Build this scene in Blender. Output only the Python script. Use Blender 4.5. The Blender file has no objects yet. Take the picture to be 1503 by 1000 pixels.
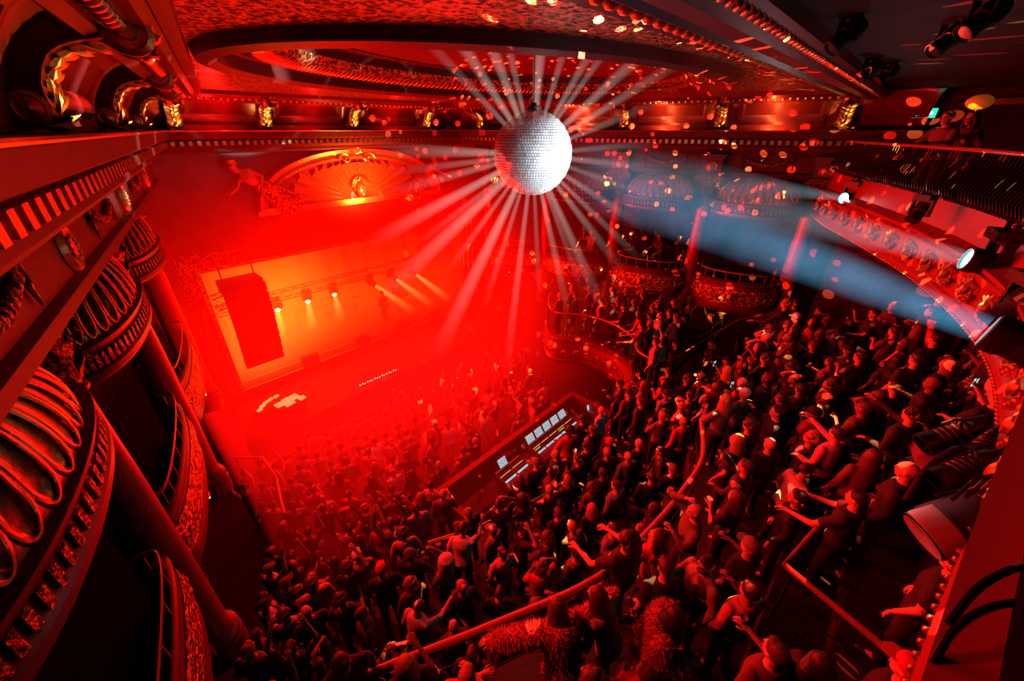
import bpy, bmesh, math, random
from mathutils import Vector, Matrix, Euler
R = math.radians
random.seed(11)
scn = bpy.context.scene
COL = scn.collection

# ------------------------------------------------------------------ helpers
class MB:
    """collects shapes; build() links them as ONE mesh object"""
    def __init__(s): s.v = []; s.f = []; s.m = []; s.cur = 0
    def mat(s, i): s.cur = i; return s
    def add(s, vs, fs, M=None):
        b = len(s.v)
        s.v += [tuple(M @ Vector(p)) if M else tuple(p) for p in vs]
        for f in fs: s.f.append(tuple(b + i for i in f)); s.m.append(s.cur)
        return s
    def box(s, c, d, rz=0, M=None, rx=0):
        x, y, z = d[0]/2, d[1]/2, d[2]/2
        T = Matrix.Translation(c) @ Euler((rx, 0, rz)).to_matrix().to_4x4()
        if M: T = M @ T
        vs = [(i, j, k) for k in (-z, z) for j in (-y, y) for i in (-x, x)]
        return s.add(vs, [(0,2,3,1),(4,5,7,6),(0,1,5,4),(2,6,7,3),(0,4,6,2),(1,3,7,5)], T)
    def lathe(s, prof, n=20, M=None, a0=0, a1=2*math.pi, sx=1, sy=1, cap=True):
        full = abs(a1-a0) > 6.28
        k = n if full else n+1
        vs = []
        for r, z in prof:
            for i in range(k):
                a = a0 + (a1-a0)*i/n
                vs.append((r*math.cos(a)*sx, r*math.sin(a)*sy, z))
        fs = []
        for j in range(len(prof)-1):
            for i in range(n):
                i2 = (i+1) % k
                fs.append((j*k+i, j*k+i2, (j+1)*k+i2, (j+1)*k+i))
        if cap and full:
            fs.append(tuple(range(k-1, -1, -1))); fs.append(tuple((len(prof)-1)*k+i for i in range(k)))
        return s.add(vs, fs, M)
    def caps(s, p0, p1, r0, r1, n=8, M=None):
        p0 = Vector(p0); p1 = Vector(p1); d = p1-p0; L = d.length
        q = Vector((0,0,1)).rotation_difference(d.normalized() if L > 1e-6 else Vector((0,0,1))).to_matrix().to_4x4()
        pr = []
        for i in range(4): a = -math.pi/2 + math.pi/2*i/3.; pr.append((max(r0*math.cos(a), 1e-4), r0*math.sin(a)))
        for i in range(4): a = math.pi/2*i/3.; pr.append((max(r1*math.cos(a), 1e-4), L + r1*math.sin(a)))
        T = Matrix.Translation(p0) @ q
        return s.lathe(pr, n, M @ T if M else T)
    def ell(s, c, r, n=12, M=None, rot=None):
        T = Matrix.Translation(c)
        if rot: T = T @ Euler(rot).to_matrix().to_4x4()
        T = T @ Matrix.Diagonal((r[0], r[1], r[2], 1))
        h = max(5, n//2+1)
        pr = [(max(math.cos(-math.pi/2+math.pi*i/(h)), 1e-3), math.sin(-math.pi/2+math.pi*i/(h))) for i in range(h+1)]
        return s.lathe(pr, n, M @ T if M else T)
    def tube(s, pts, r, n=8, M=None, closed=False):
        pts = [Vector(p) for p in pts]; N = len(pts)
        rr = r if isinstance(r, (list, tuple)) else [r]*N
        up = Vector((0,0,1)); vs = []
        for i, p in enumerate(pts):
            a = pts[(i-1) % N] if (closed or i > 0) else pts[i]
            b = pts[(i+1) % N] if (closed or i < N-1) else pts[i]
            t = (b-a).normalized() if (b-a).length > 1e-9 else Vector((0,0,1))
            u = t.cross(up)
            if u.length < 1e-3: u = t.cross(Vector((1,0,0)))
            u.normalize(); w = u.cross(t)
            for k in range(n):
                an = 2*math.pi*k/n
                vs.append(p + u*rr[i]*math.cos(an) + w*rr[i]*math.sin(an))
        fs = []
        for i in range(N if closed else N-1):
            j = (i+1) % N
            for k in range(n): fs.append((i*n+k, i*n+(k+1) % n, j*n+(k+1) % n, j*n+k))
        if not closed: fs.append(tuple(range(n-1, -1, -1))); fs.append(tuple((N-1)*n+k for k in range(n)))
        return s.add(vs, fs, M)
    def sweep(s, path, prof, M=None, closed=False, capends=True, pclosed=False):
        """path: 2D points; prof: (offset to the left of travel, z); mitred"""
        N = len(path); P = [Vector(p[:2]) for p in path]; zz = [p[2] if len(p) > 2 else 0 for p in path]; vs = []; k = len(prof)
        for i in range(N):
            d0 = (P[i]-P[i-1]) if (closed or i > 0) else (P[1]-P[0])
            d1 = (P[(i+1) % N]-P[i]) if (closed or i < N-1) else d0
            d0 = d0.normalized(); d1 = d1.normalized()
            n0 = Vector((-d0.y, d0.x)); n1 = Vector((-d1.y, d1.x)); m = n0+n1
            m = m/ max(m.length_squared/2, .3) if m.length > 1e-6 else n0
            for o, z in prof: vs.append((P[i].x+m.x*o, P[i].y+m.y*o, z+zz[i]))
        fs = []
        kk = k if pclosed else k-1
        for i in range(N if closed else N-1):
            j = (i+1) % N
            for q in range(kk):
                q2 = (q+1) % k
                fs.append((i*k+q, i*k+q2, j*k+q2, j*k+q))
        if capends and not closed and pclosed:
            fs.append(tuple(range(k-1, -1, -1))); fs.append(tuple((N-1)*k+q for q in range(k)))
        return s.add(vs, fs, M)
    def prism(s, pts, z0, z1, M=None):
        n = len(pts)
        vs = [(p[0], p[1], z0) for p in pts] + [(p[0], p[1], z1) for p in pts]
        return s.add(vs, [tuple(range(n-1,-1,-1)), tuple(range(n, 2*n))] + [(i, (i+1) % n, n+(i+1) % n, n+i) for i in range(n)], M)
    def plate(s, pts, y0, y1, M=None):
        """polygon in xz extruded along y"""
        n = len(pts)
        vs = [(p[0], y0, p[1]) for p in pts] + [(p[0], y1, p[1]) for p in pts]
        return s.add(vs, [tuple(range(n)), tuple(range(2*n-1, n-1, -1))] + [(i, n+i, n+(i+1) % n, (i+1) % n) for i in range(n)], M)
    def mesh(s, name, mats, smooth=True, ang=40):
        me = bpy.data.meshes.new(name); me.from_pydata(s.v, [], s.f)
        for m in mats: me.materials.append(m)
        me.polygons.foreach_set('material_index', s.m)
        bm = bmesh.new(); bm.from_mesh(me); bmesh.ops.recalc_face_normals(bm, faces=bm.faces); bm.to_mesh(me); bm.free()
        if smooth:
            me.polygons.foreach_set('use_smooth', [True]*len(me.polygons))
            if ang < 180: me.set_sharp_from_angle(angle=R(ang))
        me.update(); return me
    def build(s, name, mats, parent=None, smooth=True, ang=40, loc=None, rot=None):
        if not isinstance(mats, (list, tuple)): mats = [mats]
        return link(name, s.mesh(name, mats, smooth, ang), parent, loc, rot)

def link(name, me, parent=None, loc=None, rot=None):
    o = bpy.data.objects.new(name, me); COL.objects.link(o)
    if parent: o.parent = parent
    if loc is not None: o.location = loc
    if rot is not None: o.rotation_euler = rot
    return o
def tag(o, label, cat, group=None, kind=None):
    o['label'] = label; o['category'] = cat
    if group: o['group'] = group
    if kind: o['kind'] = kind
    return o
def struct(o): o['kind'] = 'structure'; return o
def thing(name, label, cat, loc=(0,0,0), rz=0, group=None):
    o = bpy.data.objects.new(name, None); COL.objects.link(o); o.empty_display_size = .1
    o.location = loc; o.rotation_euler = (0,0,rz); return tag(o, label, cat, group)
KIDS = {}
def dup(root, loc=None, rz=None, label=None, group=None):
    def kids(o):
        if o.name not in KIDS: KIDS[o.name] = [c for c in bpy.data.objects if c.parent == o]
        return KIDS[o.name]
    def rec(o, par):
        c = o.copy(); COL.objects.link(c)
        if par: c.parent = par; c.matrix_parent_inverse = o.matrix_parent_inverse
        for k in kids(o): rec(k, c)
        return c
    r = rec(root, None)
    if loc is not None: r.location = loc
    if rz is not None: r.rotation_euler = (0,0,rz)
    if label: r['label'] = label
    if group: r['group'] = group
    return r
def catmull(pts, n=8):
    out = []
    P = [Vector(p) for p in pts]; P = [2*P[0]-P[1]] + P + [2*P[-1]-P[-2]]
    for i in range(1, len(P)-2):
        for k in range(n):
            t = k/n; a, b, c, d = P[i-1:i+3]
            out.append(.5*((2*b) + (c-a)*t + (2*a-5*b+4*c-d)*t*t + (3*b-a-3*c+d)*t**3))
    out.append(P[-2]); return [tuple(p) for p in out]

# ------------------------------------------------------------------ materials
def mat(name, col, rough=.6, metal=0, emit=None, es=0, bump=None, bs=.5, bd=.02, var=0, vscale=6, spec=.5, ornate=False):
    m = bpy.data.materials.new(name); m.use_nodes = True; nt = m.node_tree; b = nt.nodes['Principled BSDF']
    b.inputs['Base Color'].default_value = (*col, 1); b.inputs['Roughness'].default_value = rough; b.inputs['Metallic'].default_value = metal
    b.inputs['Specular IOR Level'].default_value = spec
    if emit: b.inputs['Emission Color'].default_value = (*emit, 1); b.inputs['Emission Strength'].default_value = es
    tc = nt.nodes.new('ShaderNodeTexCoord')
    if bump:
        if ornate:
            t = nt.nodes.new('ShaderNodeTexVoronoi'); t.inputs['Scale'].default_value = bump; t.feature = 'SMOOTH_F1'
            n2 = nt.nodes.new('ShaderNodeTexNoise'); n2.inputs['Scale'].default_value = bump*1.1; n2.inputs['Detail'].default_value = 2; n2.inputs['Distortion'].default_value = 1.5
            mx = nt.nodes.new('ShaderNodeMath'); mx.operation = 'ADD'
            nt.links.new(tc.outputs['Object'], t.inputs['Vector']); nt.links.new(tc.outputs['Object'], n2.inputs['Vector'])
            nt.links.new(t.outputs['Distance'], mx.inputs[0]); nt.links.new(n2.outputs['Fac'], mx.inputs[1]); src = mx.outputs[0]
            rr = nt.nodes.new('ShaderNodeValToRGB'); rr.color_ramp.elements[0].position = .78; rr.color_ramp.elements[1].position = 1.02
            rr.color_ramp.elements[0].color = (col[0]*.1, col[1]*.06, col[2]*.05, 1); rr.color_ramp.elements[1].color = (*col, 1); nt.links.new(src, rr.inputs['Fac']); nt.links.new(rr.outputs['Color'], b.inputs['Base Color'])
        else:
            t = nt.nodes.new('ShaderNodeTexNoise'); t.inputs['Scale'].default_value = bump; t.inputs['Detail'].default_value = 3
            nt.links.new(tc.outputs['Object'], t.inputs['Vector']); src = t.outputs['Fac']
        bp = nt.nodes.new('ShaderNodeBump'); bp.inputs['Strength'].default_value = bs; bp.inputs['Distance'].default_value = bd
        nt.links.new(src, bp.inputs['Height']); nt.links.new(bp.outputs['Normal'], b.inputs['Normal'])
    if var:
        n = nt.nodes.new('ShaderNodeTexNoise'); n.inputs['Scale'].default_value = vscale; n.inputs['Detail'].default_value = 4
        nt.links.new(tc.outputs['Object'], n.inputs['Vector'])
        r = nt.nodes.new('ShaderNodeValToRGB'); r.color_ramp.elements[0].position = .35; r.color_ramp.elements[1].position = .7
        r.color_ramp.elements[0].color = (*[c*(1-var) for c in col], 1); r.color_ramp.elements[1].color = (*[min(1, c*(1+var*.5)) for c in col], 1)
        nt.links.new(n.outputs['Fac'], r.inputs['Fac']); nt.links.new(r.outputs['Color'], b.inputs['Base Color'])
    return m
def emis(name, col, s):
    m = bpy.data.materials.new(name); m.use_nodes = True; nt = m.node_tree; nt.nodes.clear()
    e = nt.nodes.new('ShaderNodeEmission'); o = nt.nodes.new('ShaderNodeOutputMaterial')
    e.inputs[0].default_value = (*col, 1); e.inputs[1].default_value = s; nt.links.new(e.outputs[0], o.inputs[0]); return m
M = dict(
 plaster=mat('red_plaster', (.2,.022,.016), .34, bump=9, bs=.15, bd=.01, var=.25, vscale=3),
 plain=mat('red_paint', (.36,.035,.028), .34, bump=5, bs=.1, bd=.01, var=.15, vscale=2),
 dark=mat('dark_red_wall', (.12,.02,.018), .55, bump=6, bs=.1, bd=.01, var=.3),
 gold=mat('gold_leaf', (.78,.45,.14), .32, .85, bump=30, bs=.35, bd=.01, var=.3, vscale=12),
 orn=mat('carved_gilt', (.85,.42,.13), .3, .75, bump=15, bs=1.0, bd=.06, ornate=True),
 orn2=mat('carved_frieze', (.6,.22,.08), .35, .6, bump=26, bs=1.0, bd=.04, ornate=True),
 shaft=mat('column_red', (.45,.07,.045), .28, .1, bump=4, bs=.06, bd=.01, var=.2, vscale=3),
 black=mat('black_metal', (.012,.012,.013), .4, .3), blackm=mat('matt_black', (.015,.014,.014), .75),
 wood=mat('dark_floor', (.035,.02,.015), .5, bump=7, bs=.15, bd=.01, var=.3),
 rail=mat('painted_rail', (.38,.16,.08), .35, .1), brass=mat('brass_rail', (.7,.45,.15), .25, .9),
 stone=mat('painted_figure', (.65,.45,.35), .5, bump=12, bs=.2, bd=.01),
 steel=mat('alu_truss', (.5,.5,.5), .3, .9), grey=mat('grey_metal', (.4,.39,.37), .45, .5),
 white=mat('white_plastic', (.8,.8,.78), .4), glass=mat('clear_plastic', (.85,.85,.85), .08, .0, spec=.8),
 cloth=mat('red_banner_cloth', (.75,.05,.03), .6, bump=4, bs=.3, bd=.03),
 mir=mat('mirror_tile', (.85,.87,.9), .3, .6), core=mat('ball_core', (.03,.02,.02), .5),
 marble=mat('grey_soffit', (.005,.003,.003), .7, var=.3),
 warm=emis('warm_strip', (1,.5,.16), 7), redstrip=emis('red_strip', (1,.12,.03), 4),
 lensw=emis('lens_white', (.75,.93,1), 45), lensy=emis('lens_amber', (1,.62,.12), 30), cyan=emis('lens_rim', (.1,.8,1), 3),
 scr=None, amber=emis('amber_bulb', (1,.35,.06), 4), green=emis('exit_green', (.02,.75,.38), 1.6), exitw=emis('exit_white', (.9,1,.95), 2.2),
 balloon=mat('orange_balloon', (.9,.28,.03), .3, emit=(1,.25,.02), es=.12),
)
M['glass'].node_tree.nodes['Principled BSDF'].inputs['Transmission Weight'].default_value = .6

# ------------------------------------------------------------------ room frame (metres; Y runs toward the stage, X along the stage front)
CZ = 10.0
cam = bpy.data.cameras.new('camera'); camo = bpy.data.objects.new('camera', cam); COL.objects.link(camo); scn.camera = camo
cam.sensor_width = 36; cam.lens = 584/1503*36; cam.clip_start = .05; cam.clip_end = 200
camo.location = (0,0,CZ); camo.rotation_euler = (R(62), 0, R(-47))
SP, CP, S47, C47 = math.sin(R(28)), math.cos(R(28)), math.sin(R(47)), math.cos(R(47))
def ray(px, py):
    u = (px-751.5)/584; v = (py-500)/584
    f = CP - v*SP; return Vector((f*S47+u*C47, f*C47-u*S47, -(SP+v*CP)))
def at(px, py, **k):
    d = ray(px, py)
    if 'z' in k: t = (k['z']-CZ)/d.z
    elif 'y' in k: t = k['y']/d.y
    elif 'x' in k: t = k['x']/d.x
    else: t = k['t']
    return Vector((0,0,CZ)) + d*t
WR = lambda y: 15.3-.2127*y
WL = lambda y: -1.75+.2127*y
WC = lambda y: -1.25+.2127*y      # cornice line on the left
PY = 14.5
cR = (WR(PY), PY); cL = (WL(PY), PY)
RZR = math.atan2(.978,-.208); RZL = math.atan2(-.978,-.208)
YR = [1.83, 4.69, 7.5, 10.3, 13.1]; YL = [1.7, 5.2, 8.7, 12.2]

# ------------------------------------------------------------------ floors
struct(MB().box((7,4,-.1),(20,30,.2)).build('floor', M['wood'], smooth=False))
FRONT = [(-1.6,3.25),(.46,2.5),(1.68,1.84),(2.9,1.3),(4.75,1.05),(6.0,1.12),(7.2,1.6),(13.6,1.62)]
def front_y(x):
    for (a,b),(c,d) in zip(FRONT, FRONT[1:]):
        if x <= c: return b+(d-b)*max(0,(x-a))/(c-a)
    return FRONT[-1][1]
GAL = catmull([(11.9,9.0),(10.9,8.3),(10.5,7.6),(11.0,6.7),(11.0,5.6),(10.5,4.6),(9.9,4.2),(9.7,3.6)], 6)
def gal_x(y):
    best = 99
    for (a,b),(c,d) in zip([g[:2] for g in GAL],[g[:2] for g in GAL[1:]]):
        if (b-y)*(d-y) <= 0: best = min(best, a+(c-a)*((y-b)/(d-b) if d != b else 0))
    return best
def floorz(x, y):
    if x < -1.6+.21*y or x > 15.2-.21*y: return -1
    if y > 12.0: return 1.6
    if x > 9.7 and 3.6 <= y <= 9 and x > gal_x(y): return 3.2
    if y < front_y(x):
        if y < -1.7: return 5.4
        if y < -1.05: return 4.95
        if y < -.4: return 4.5
        return 4.0
    if x > 7.2 and y < 3.6: return 2.6
    if y < 4.3: return 2.0
    if x < 3.9:
        if y < 4.9: return 2.0
        if y < 5.5: return 1.5
        if y < 6.2: return 1.0
        if y < 7.0: return .5
    return 0
n_tr = [0]
def slab(pts, z, m='wood', nm='floor'):
    n_tr[0] += 1
    return struct(MB().prism(pts, z-.25 if z > .3 else 0, z).build(nm+'_tier_%d' % n_tr[0], M[m], smooth=False))
slab([(-1,4.9),(3.9,4.9),(3.9,5.5),(-.5,5.5)], 1.5); slab([(-.5,5.5),(3.9,5.5),(3.9,6.2),(-.3,6.2)], 1.0); slab([(-.3,6.2),(3.9,6.2),(3.9,7),(-.1,7)], .5)
struct(MB().prism([(-1.5,.2),(7.2,.2),(7.2,4.3),(3.9,4.3),(3.9,4.9),(-.8,4.9)], 0, 2).build('floor_terrace', M['wood'], smooth=False))
struct(MB().prism([(7.2,.2),(14.2,.2),(14.2,3.6),(9.7,3.6),(9.7,4.3),(7.2,4.3)], 0, 2).build('floor_landing', M['wood'], smooth=False))
struct(MB().prism([(7.2,.5),(14.2,.5),(14.2,3.6),(7.2,3.6)], 2, 2.6).build('floor_step', M['wood'], smooth=False))
struct(MB().prism([p[:2] for p in GAL]+[(9.7,3.6),(14.8,3.6),(14.6,9.0)], 2.9, 3.2).build('floor_gallery', M['wood'], smooth=False))
up = FRONT+[(15.2,1.62),(15.2,-.4),(-1.6,-.4)]
struct(MB().prism(up, 2.0, 4.0).build('floor_circle_front', M['wood'], smooth=False))
struct(MB().box((6.8,-.725,3.25),(16.8,.65,2.5)).build('floor_circle_row', M['wood'], smooth=False))
struct(MB().box((6.8,-1.375,3.47),(16.8,.65,2.95)).build('floor_circle_middle', M['wood'], smooth=False))
struct(MB().box((6.8,-4.2,3.7),(16.8,5.0,3.4)).build('floor_circle_rear', M['wood'], smooth=False))
struct(MB().prism([(1.2,12.0),(13,12.0),(12.7,14.6),(1.6,14.6)], 0, 1.6).build('floor_stage_apron', M['blackm'], smooth=False))
struct(MB().prism([(1.0,14.6),(13,14.6),(13,20),(1.0,20)], 0, 1.9).build('floor_stage', M['blackm'], smooth=False))

# ------------------------------------------------------------------ walls
OX0, OX1, OZ = 1.95, 12.0, 6.25
w = MB()
w.box(((cL[0]-1+OX0)/2, PY+.25, 5.5),(OX0-cL[0]+1,.5,11)); w.box(((OX1+cR[0]+1.5)/2, PY+.25, 5.5),(cR[0]+1.5-OX1,.5,11)); w.box(((OX0+OX1)/2, PY+.25, (OZ+11)/2),(OX1-OX0,.5,11-OZ))
struct(w.build('wall_stage', M['plaster'], smooth=False))
struct(MB().sweep([(OX0,PY),(OX0,PY)] if 0 else [(OX0,PY-.02),(OX0,PY-.02)], [(0,0)]).build('x', M['gold'])) if 0 else None
# proscenium frame as mouldings round the opening
pf = MB()
fr = [(OX0,1.9),(OX0,OZ),(OX1,OZ),(OX1,1.9)]
Mx = Matrix(((1,0,0,0),(0,0,1,PY),(0,1,0,0),(0,0,0,1)))
pf.sweep(fr, [(.0,-.12),(.1,-.16),(.2,-.1),(.3,-.14),(.42,-.05),(.5,0)], Mx)
pf.sweep(fr, [(-.02,-.1),(-.02,.5)], Mx)
tag(pf.build('proscenium_frame', M['orn']), 'gilt moulded frame round the glowing stage opening', 'frame')
BK = 1.75
def bandwall(side, y0, y1, off, z0, z1, name, m):
    W = WR if side > 0 else WL
    a = (W(y0)+side*off, y0); b = (W(y1)+side*off, y1)
    w = MB(); t = side*.2
    w.prism([a, b, (b[0]+t, b[1]), (a[0]+t, a[1])] if side > 0 else [b, a, (a[0]+t, a[1]), (b[0]+t, b[1])], z0, z1)
    return struct(w.build(name, M[m], smooth=False))
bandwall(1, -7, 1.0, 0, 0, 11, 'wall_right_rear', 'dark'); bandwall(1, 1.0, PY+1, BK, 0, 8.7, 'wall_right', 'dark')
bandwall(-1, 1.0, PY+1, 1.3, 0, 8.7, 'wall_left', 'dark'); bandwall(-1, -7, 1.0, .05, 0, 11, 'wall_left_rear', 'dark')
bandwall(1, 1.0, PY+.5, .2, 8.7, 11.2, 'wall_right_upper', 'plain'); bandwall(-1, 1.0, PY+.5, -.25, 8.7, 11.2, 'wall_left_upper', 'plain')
struct(MB().box((7,-7.1,6),(22,.2,12)).build('wall_rear', M['dark'], smooth=False))
# stage house
st = MB(); st.box((7,20.1,5),(14,.2,10)); st.box((.4,17.4,5),(.2,5.6,10)); st.box((13.4,17.4,5),(.2,5.6,10)); st.box((7,17.4,9.2),(14,5.6,.2))
struct(st.build('wall_stage_house', mat('stage_black', (.1,.03,.02), .8), smooth=False))
tag(MB().sweep([(2+i*.25, 18.6+.12*math.sin(i*1.5)) for i in range(42)], [(0,1.9),(0,8.6)], capends=False).build('backdrop_curtain', mat('amber_drape', (.75,.3,.1), .8)), 'pleated drape hanging across the back of the stage', 'curtain')

# ------------------------------------------------------------------ entablature, cornice, cove, ceiling
loop = [(WR(.2),.2),(cR[0],PY),(WC(PY),PY),(WC(.2),.2)]
side_r = [(WR(.6),.6),(WR(PY),PY)]; side_l = [(WC(PY)-.2,PY),(WC(.6)-.2,.6)]
mb = MB().sweep(loop, [(-.2,9.4),(.3,9.4),(.34,9.45),(.34,9.52),(.44,9.6),(.46,9.72),(.58,9.78),(.62,9.93),(.62,9.965),(.4,9.97),(.3,9.97)])
struct(mb.build('trim_cornice', M['dark'], smooth=False))
L = MB().sweep(loop, [(.63,9.94),(.645,9.955),(.63,9.97)]); struct(L.build('trim_cornice_edge', M['gold']))
def along(pts, step):
    """points every step along a polyline, with the travel angle"""
    P = [Vector(p[:2]) for p in pts]; tot = sum((q-p).length for p, q in zip(P, P[1:])); n = max(1, int(tot/step)); out = []; k = 0; acc = 0
    for i in range(n):
        s_ = tot*(i+.5)/n
        while k < len(P)-2 and acc+(P[k+1]-P[k]).length < s_: acc += (P[k+1]-P[k]).length; k += 1
        d = P[k+1]-P[k]; out.append((P[k]+d*((s_-acc)/max(d.length, 1e-6)), math.atan2(d.y, d.x)))
    return out
den = MB()
for p, a in along(loop, .19):
    n = Vector((-math.sin(a), math.cos(a))); q = p+n*.47
    den.box((q.x, q.y, 9.66), (.09,.1,.11), a)
struct(den.build('trim_dentils', M['gold'], smooth=False))
for k, sd in enumerate((side_r, side_l)):
    mb = MB().sweep(sd, [(-1.8,8.7),(.22,8.7),(.26,8.74),(.26,8.84),(.2,8.88),(.2,9.3),(.26,9.36),(.3,9.41)])
    struct(mb.build('trim_entablature_%d' % (k+1), M['dark'], smooth=False))
# garlands and roundels on the frieze, one per bay
def S_pts(w, d, z, n=16): return [(-w/2+w*i/n, 0, z-d*math.sin(math.pi*i/n)) for i in range(n+1)]
gm = MB(); gp = S_pts(1.3,.2,0); gm.tube(gp, [.02+.025*math.sin(math.pi*i/16) for i in range(17)], 8)
for i in range(2,15): gm.ell((gp[i][0], .02, gp[i][2]), (.05,.035,.05), 6)
for sx in (-.65,.65): gm.tube([(sx,0,0),(sx+.03,.01,-.15),(sx-.01,.01,-.32)], [.03,.025,.01], 6)
garland_me = gm.mesh('garland', [M['orn2']])
rm = MB(); rm.lathe([(.02,.05),(.07,.05),(.08,.02),(.12,.02),(.15,.05),(.18,0)], 20, Matrix.Rotation(R(-90),4,'X') @ Matrix.Diagonal((1,1.25,1,1)))
for i in range(10):
    a = i*math.pi/5; rm.ell((.1*math.cos(a),.05,.1*math.sin(a)),(.02,.02,.02),6)
round_me = rm.mesh('frieze_roundel', [M['gold']])
BAYR = [(a+b)/2 for a, b in zip(YR, YR[1:])]; BAYL = [(a+b)/2 for a, b in zip(YL, YL[1:])]
ORD = ['nearest the rear', 'second from the rear', 'third from the rear', 'nearest the stage', 'right beside the stage']
def place_side(me_, name, side, y, n, z, label, cat, group):
    W = WR if side > 0 else WC
    nx = -.978*side; ny = -.208
    if side < 0 and n > .1: n -= .2
    o = link(name, me_, None, (W(y)+nx*n, y+ny*n, z), (0,0,RZR if side > 0 else RZL)); return tag(o, label, cat, group)
SN = {1: 'right wall', -1: 'left wall'}
for side, B, C in ((1,BAYR,YR),(-1,BAYL,YL)):
    for i, y in enumerate(B): place_side(garland_me, 'garland', side, y, .22, 9.25, 'carved garland on the frieze of the %s, bay %s' % (SN[side], ORD[i]), 'ornament', 'frieze garlands')
    for i, y in enumerate(C): place_side(round_me, 'frieze_roundel', side, y, .21, 9.08, 'round gilt boss on the %s frieze above the column %s' % (SN[side], ORD[i]), 'ornament', 'frieze roundels')
# cove
cov = []
for i in range(11):
    t = i/10; a = R(90)*t; cov.append((.12+.73*(1-math.cos(a)), 9.97+.85*math.sin(a)))
struct(MB().sweep(loop, cov).build('trim_cove', M['plain'], ang=180))
# raised cove panels between the brackets
def cove_pt(t, lift=0):
    a = R(90)*t; return (.12+.73*(1-math.cos(a))+lift*math.cos(a)*1.0, 9.97+.85*math.sin(a)-lift*math.sin(a)*.4)
pm = MB()
def cpanel(pmb, hw, l):
    rows = []
    ts = [.10,.16,.22,.30,.62,.70,.76,.82]; lf = [0,.07,.07,.03,.03,.07,.07,0]
    for t, f in zip(ts, lf): rows.append(cove_pt(t, f))
    for (h0, rr) in ((hw, rows),):
        xs = [-hw,-hw+.06,-hw+.14,-hw+.2,hw-.2,hw-.14,hw-.06,hw]; xf=[0,1,1,0,0,1,1,0]
        vs = []
        for j,(o,z) in enumerate(rows):
            b = cove_pt(ts[j],0); c = cove_pt(ts[j], .07)
            for i, x in enumerate(xs):
                k = max(lf[j]/.07 if lf[j] else 0, xf[i]) if 0 < i < 7 and 0 < j < 7 else 0
                if 2 < i < 5 and 2 < j < 5: k = .25
                vs.append((x, b[0]+(c[0]-b[0])*k, b[1]+(c[1]-b[1])*k))
        pmb.add(vs, [(j*8+i, j*8+i+1, (j+1)*8+i+1, (j+1)*8+i) for j in range(7) for i in range(7)])
cpanel(pm, 1.1, 0); panel_me = pm.mesh('cove_panel', [M['plaster']], ang=30)
for side, B in ((1,BAYR),(-1,BAYL)):
    for i, y in enumerate(B): place_side(panel_me, 'cove_panel', side, y, 0, 0, 'moulded cove panel above the %s, bay %s' % (SN[side], ORD[i]), 'panel', 'cove panels')
BX = [2.6, 4.75, 7.45, 10.4]
for i, (a, b) in enumerate(zip(BX, BX[1:])):
    tag(link('cove_panel', panel_me, None, ((a+b)/2, PY, 0), (0,0,math.pi)), 'moulded cove panel over the stage, %s' % ['left of the fan','above the fan pediment','right of the fan'][i], 'panel', 'cove panels')
# scroll bracket with acanthus face
def bracket():
    root = thing('cove_bracket', '', 'bracket')
    side = []
    outer = catmull([(.12,9.98),(.34,10.08),(.36,10.3),(.5,10.52),(.8,10.62),(1.02,10.6),(1.08,10.72),(1.0,10.84)], 5)
    inner = [(.9,10.86),(.55,10.86),(.2,10.6),(.08,10.3),(.08,9.98)]
    poly = [(p[0],p[1]) for p in outer]+inner
    b = MB(); n = len(poly)
    vs = [(-.14,p[0],p[1]) for p in poly]+[(.14,p[0],p[1]) for p in poly]
    b.add(vs, [tuple(range(n)), tuple(range(2*n-1,n-1,-1))]+[(i,n+i,n+(i+1)%n,(i+1)%n) for i in range(n)])
    b.build('scroll_body', M['plaster'], root, ang=50)
    for sx in (-1,1):
        Mv = Matrix.Translation((sx*.14,.98,10.68)) @ Matrix.Rotation(R(90)*sx,4,'Y')
        MB().lathe([(.17,-.02),(.17,.03),(.13,.05),(.12,.02),(.07,.03),(.06,.06),(.001,.06)], 20, Mv).build('volute', M['gold'], root)
        Mv = Matrix.Translation((sx*.14,.24,10.14)) @ Matrix.Rotation(R(90)*sx,4,'Y')
        MB().lathe([(.12,-.02),(.12,.02),(.09,.03),(.08,.01),(.04,.02),(.001,.04)], 16, Mv).build('volute', M['gold'], root)
    lf = MB()
    P = outer
    # acanthus: overlapping curled leaflets climbing the face
    for i in range(2, len(P)-6, 2):
        p = Vector((0,P[i][0],P[i][1])); q = Vector((0,P[i+1][0],P[i+1][1])); d = (q-p).normalized(); nrm = Vector((0,d.z,-d.y))
        if nrm.y < 0 and d.z > 0: nrm = -nrm
        if nrm.z > .5: nrm = -nrm
        for sx in (-1,0,1):
            base = p; wv = .17-.05*abs(i/len(P))
            tip = p + d*(.17 if sx == 0 else .13) + nrm*.08 + Vector((sx*wv,0,0))
            mid = p + d*.08 + nrm*.045 + Vector((sx*wv*.6,0,0))
            wd = Vector((.045 if sx == 0 else .03,0,0)) + d*(0 if sx == 0 else .04)
            lf.add([base-wd*.6, base+wd*.6, mid+wd, tip, mid-wd, mid+nrm*.03], [(0,1,2,5),(5,2,3),(5,3,4),(0,5,4)])
    lf.build('acanthus_leaf', M['gold'], root, ang=60)
    return root
br0 = bracket(); used = [False]
def put_bracket(loc, rz, label):
    o = br0 if not used[0] else dup(br0)
    used[0] = True
    o.location = loc; o.rotation_euler = (0,0,rz); o['label'] = label; o['group'] = 'gilt scroll brackets in the cove'
    return o
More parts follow.
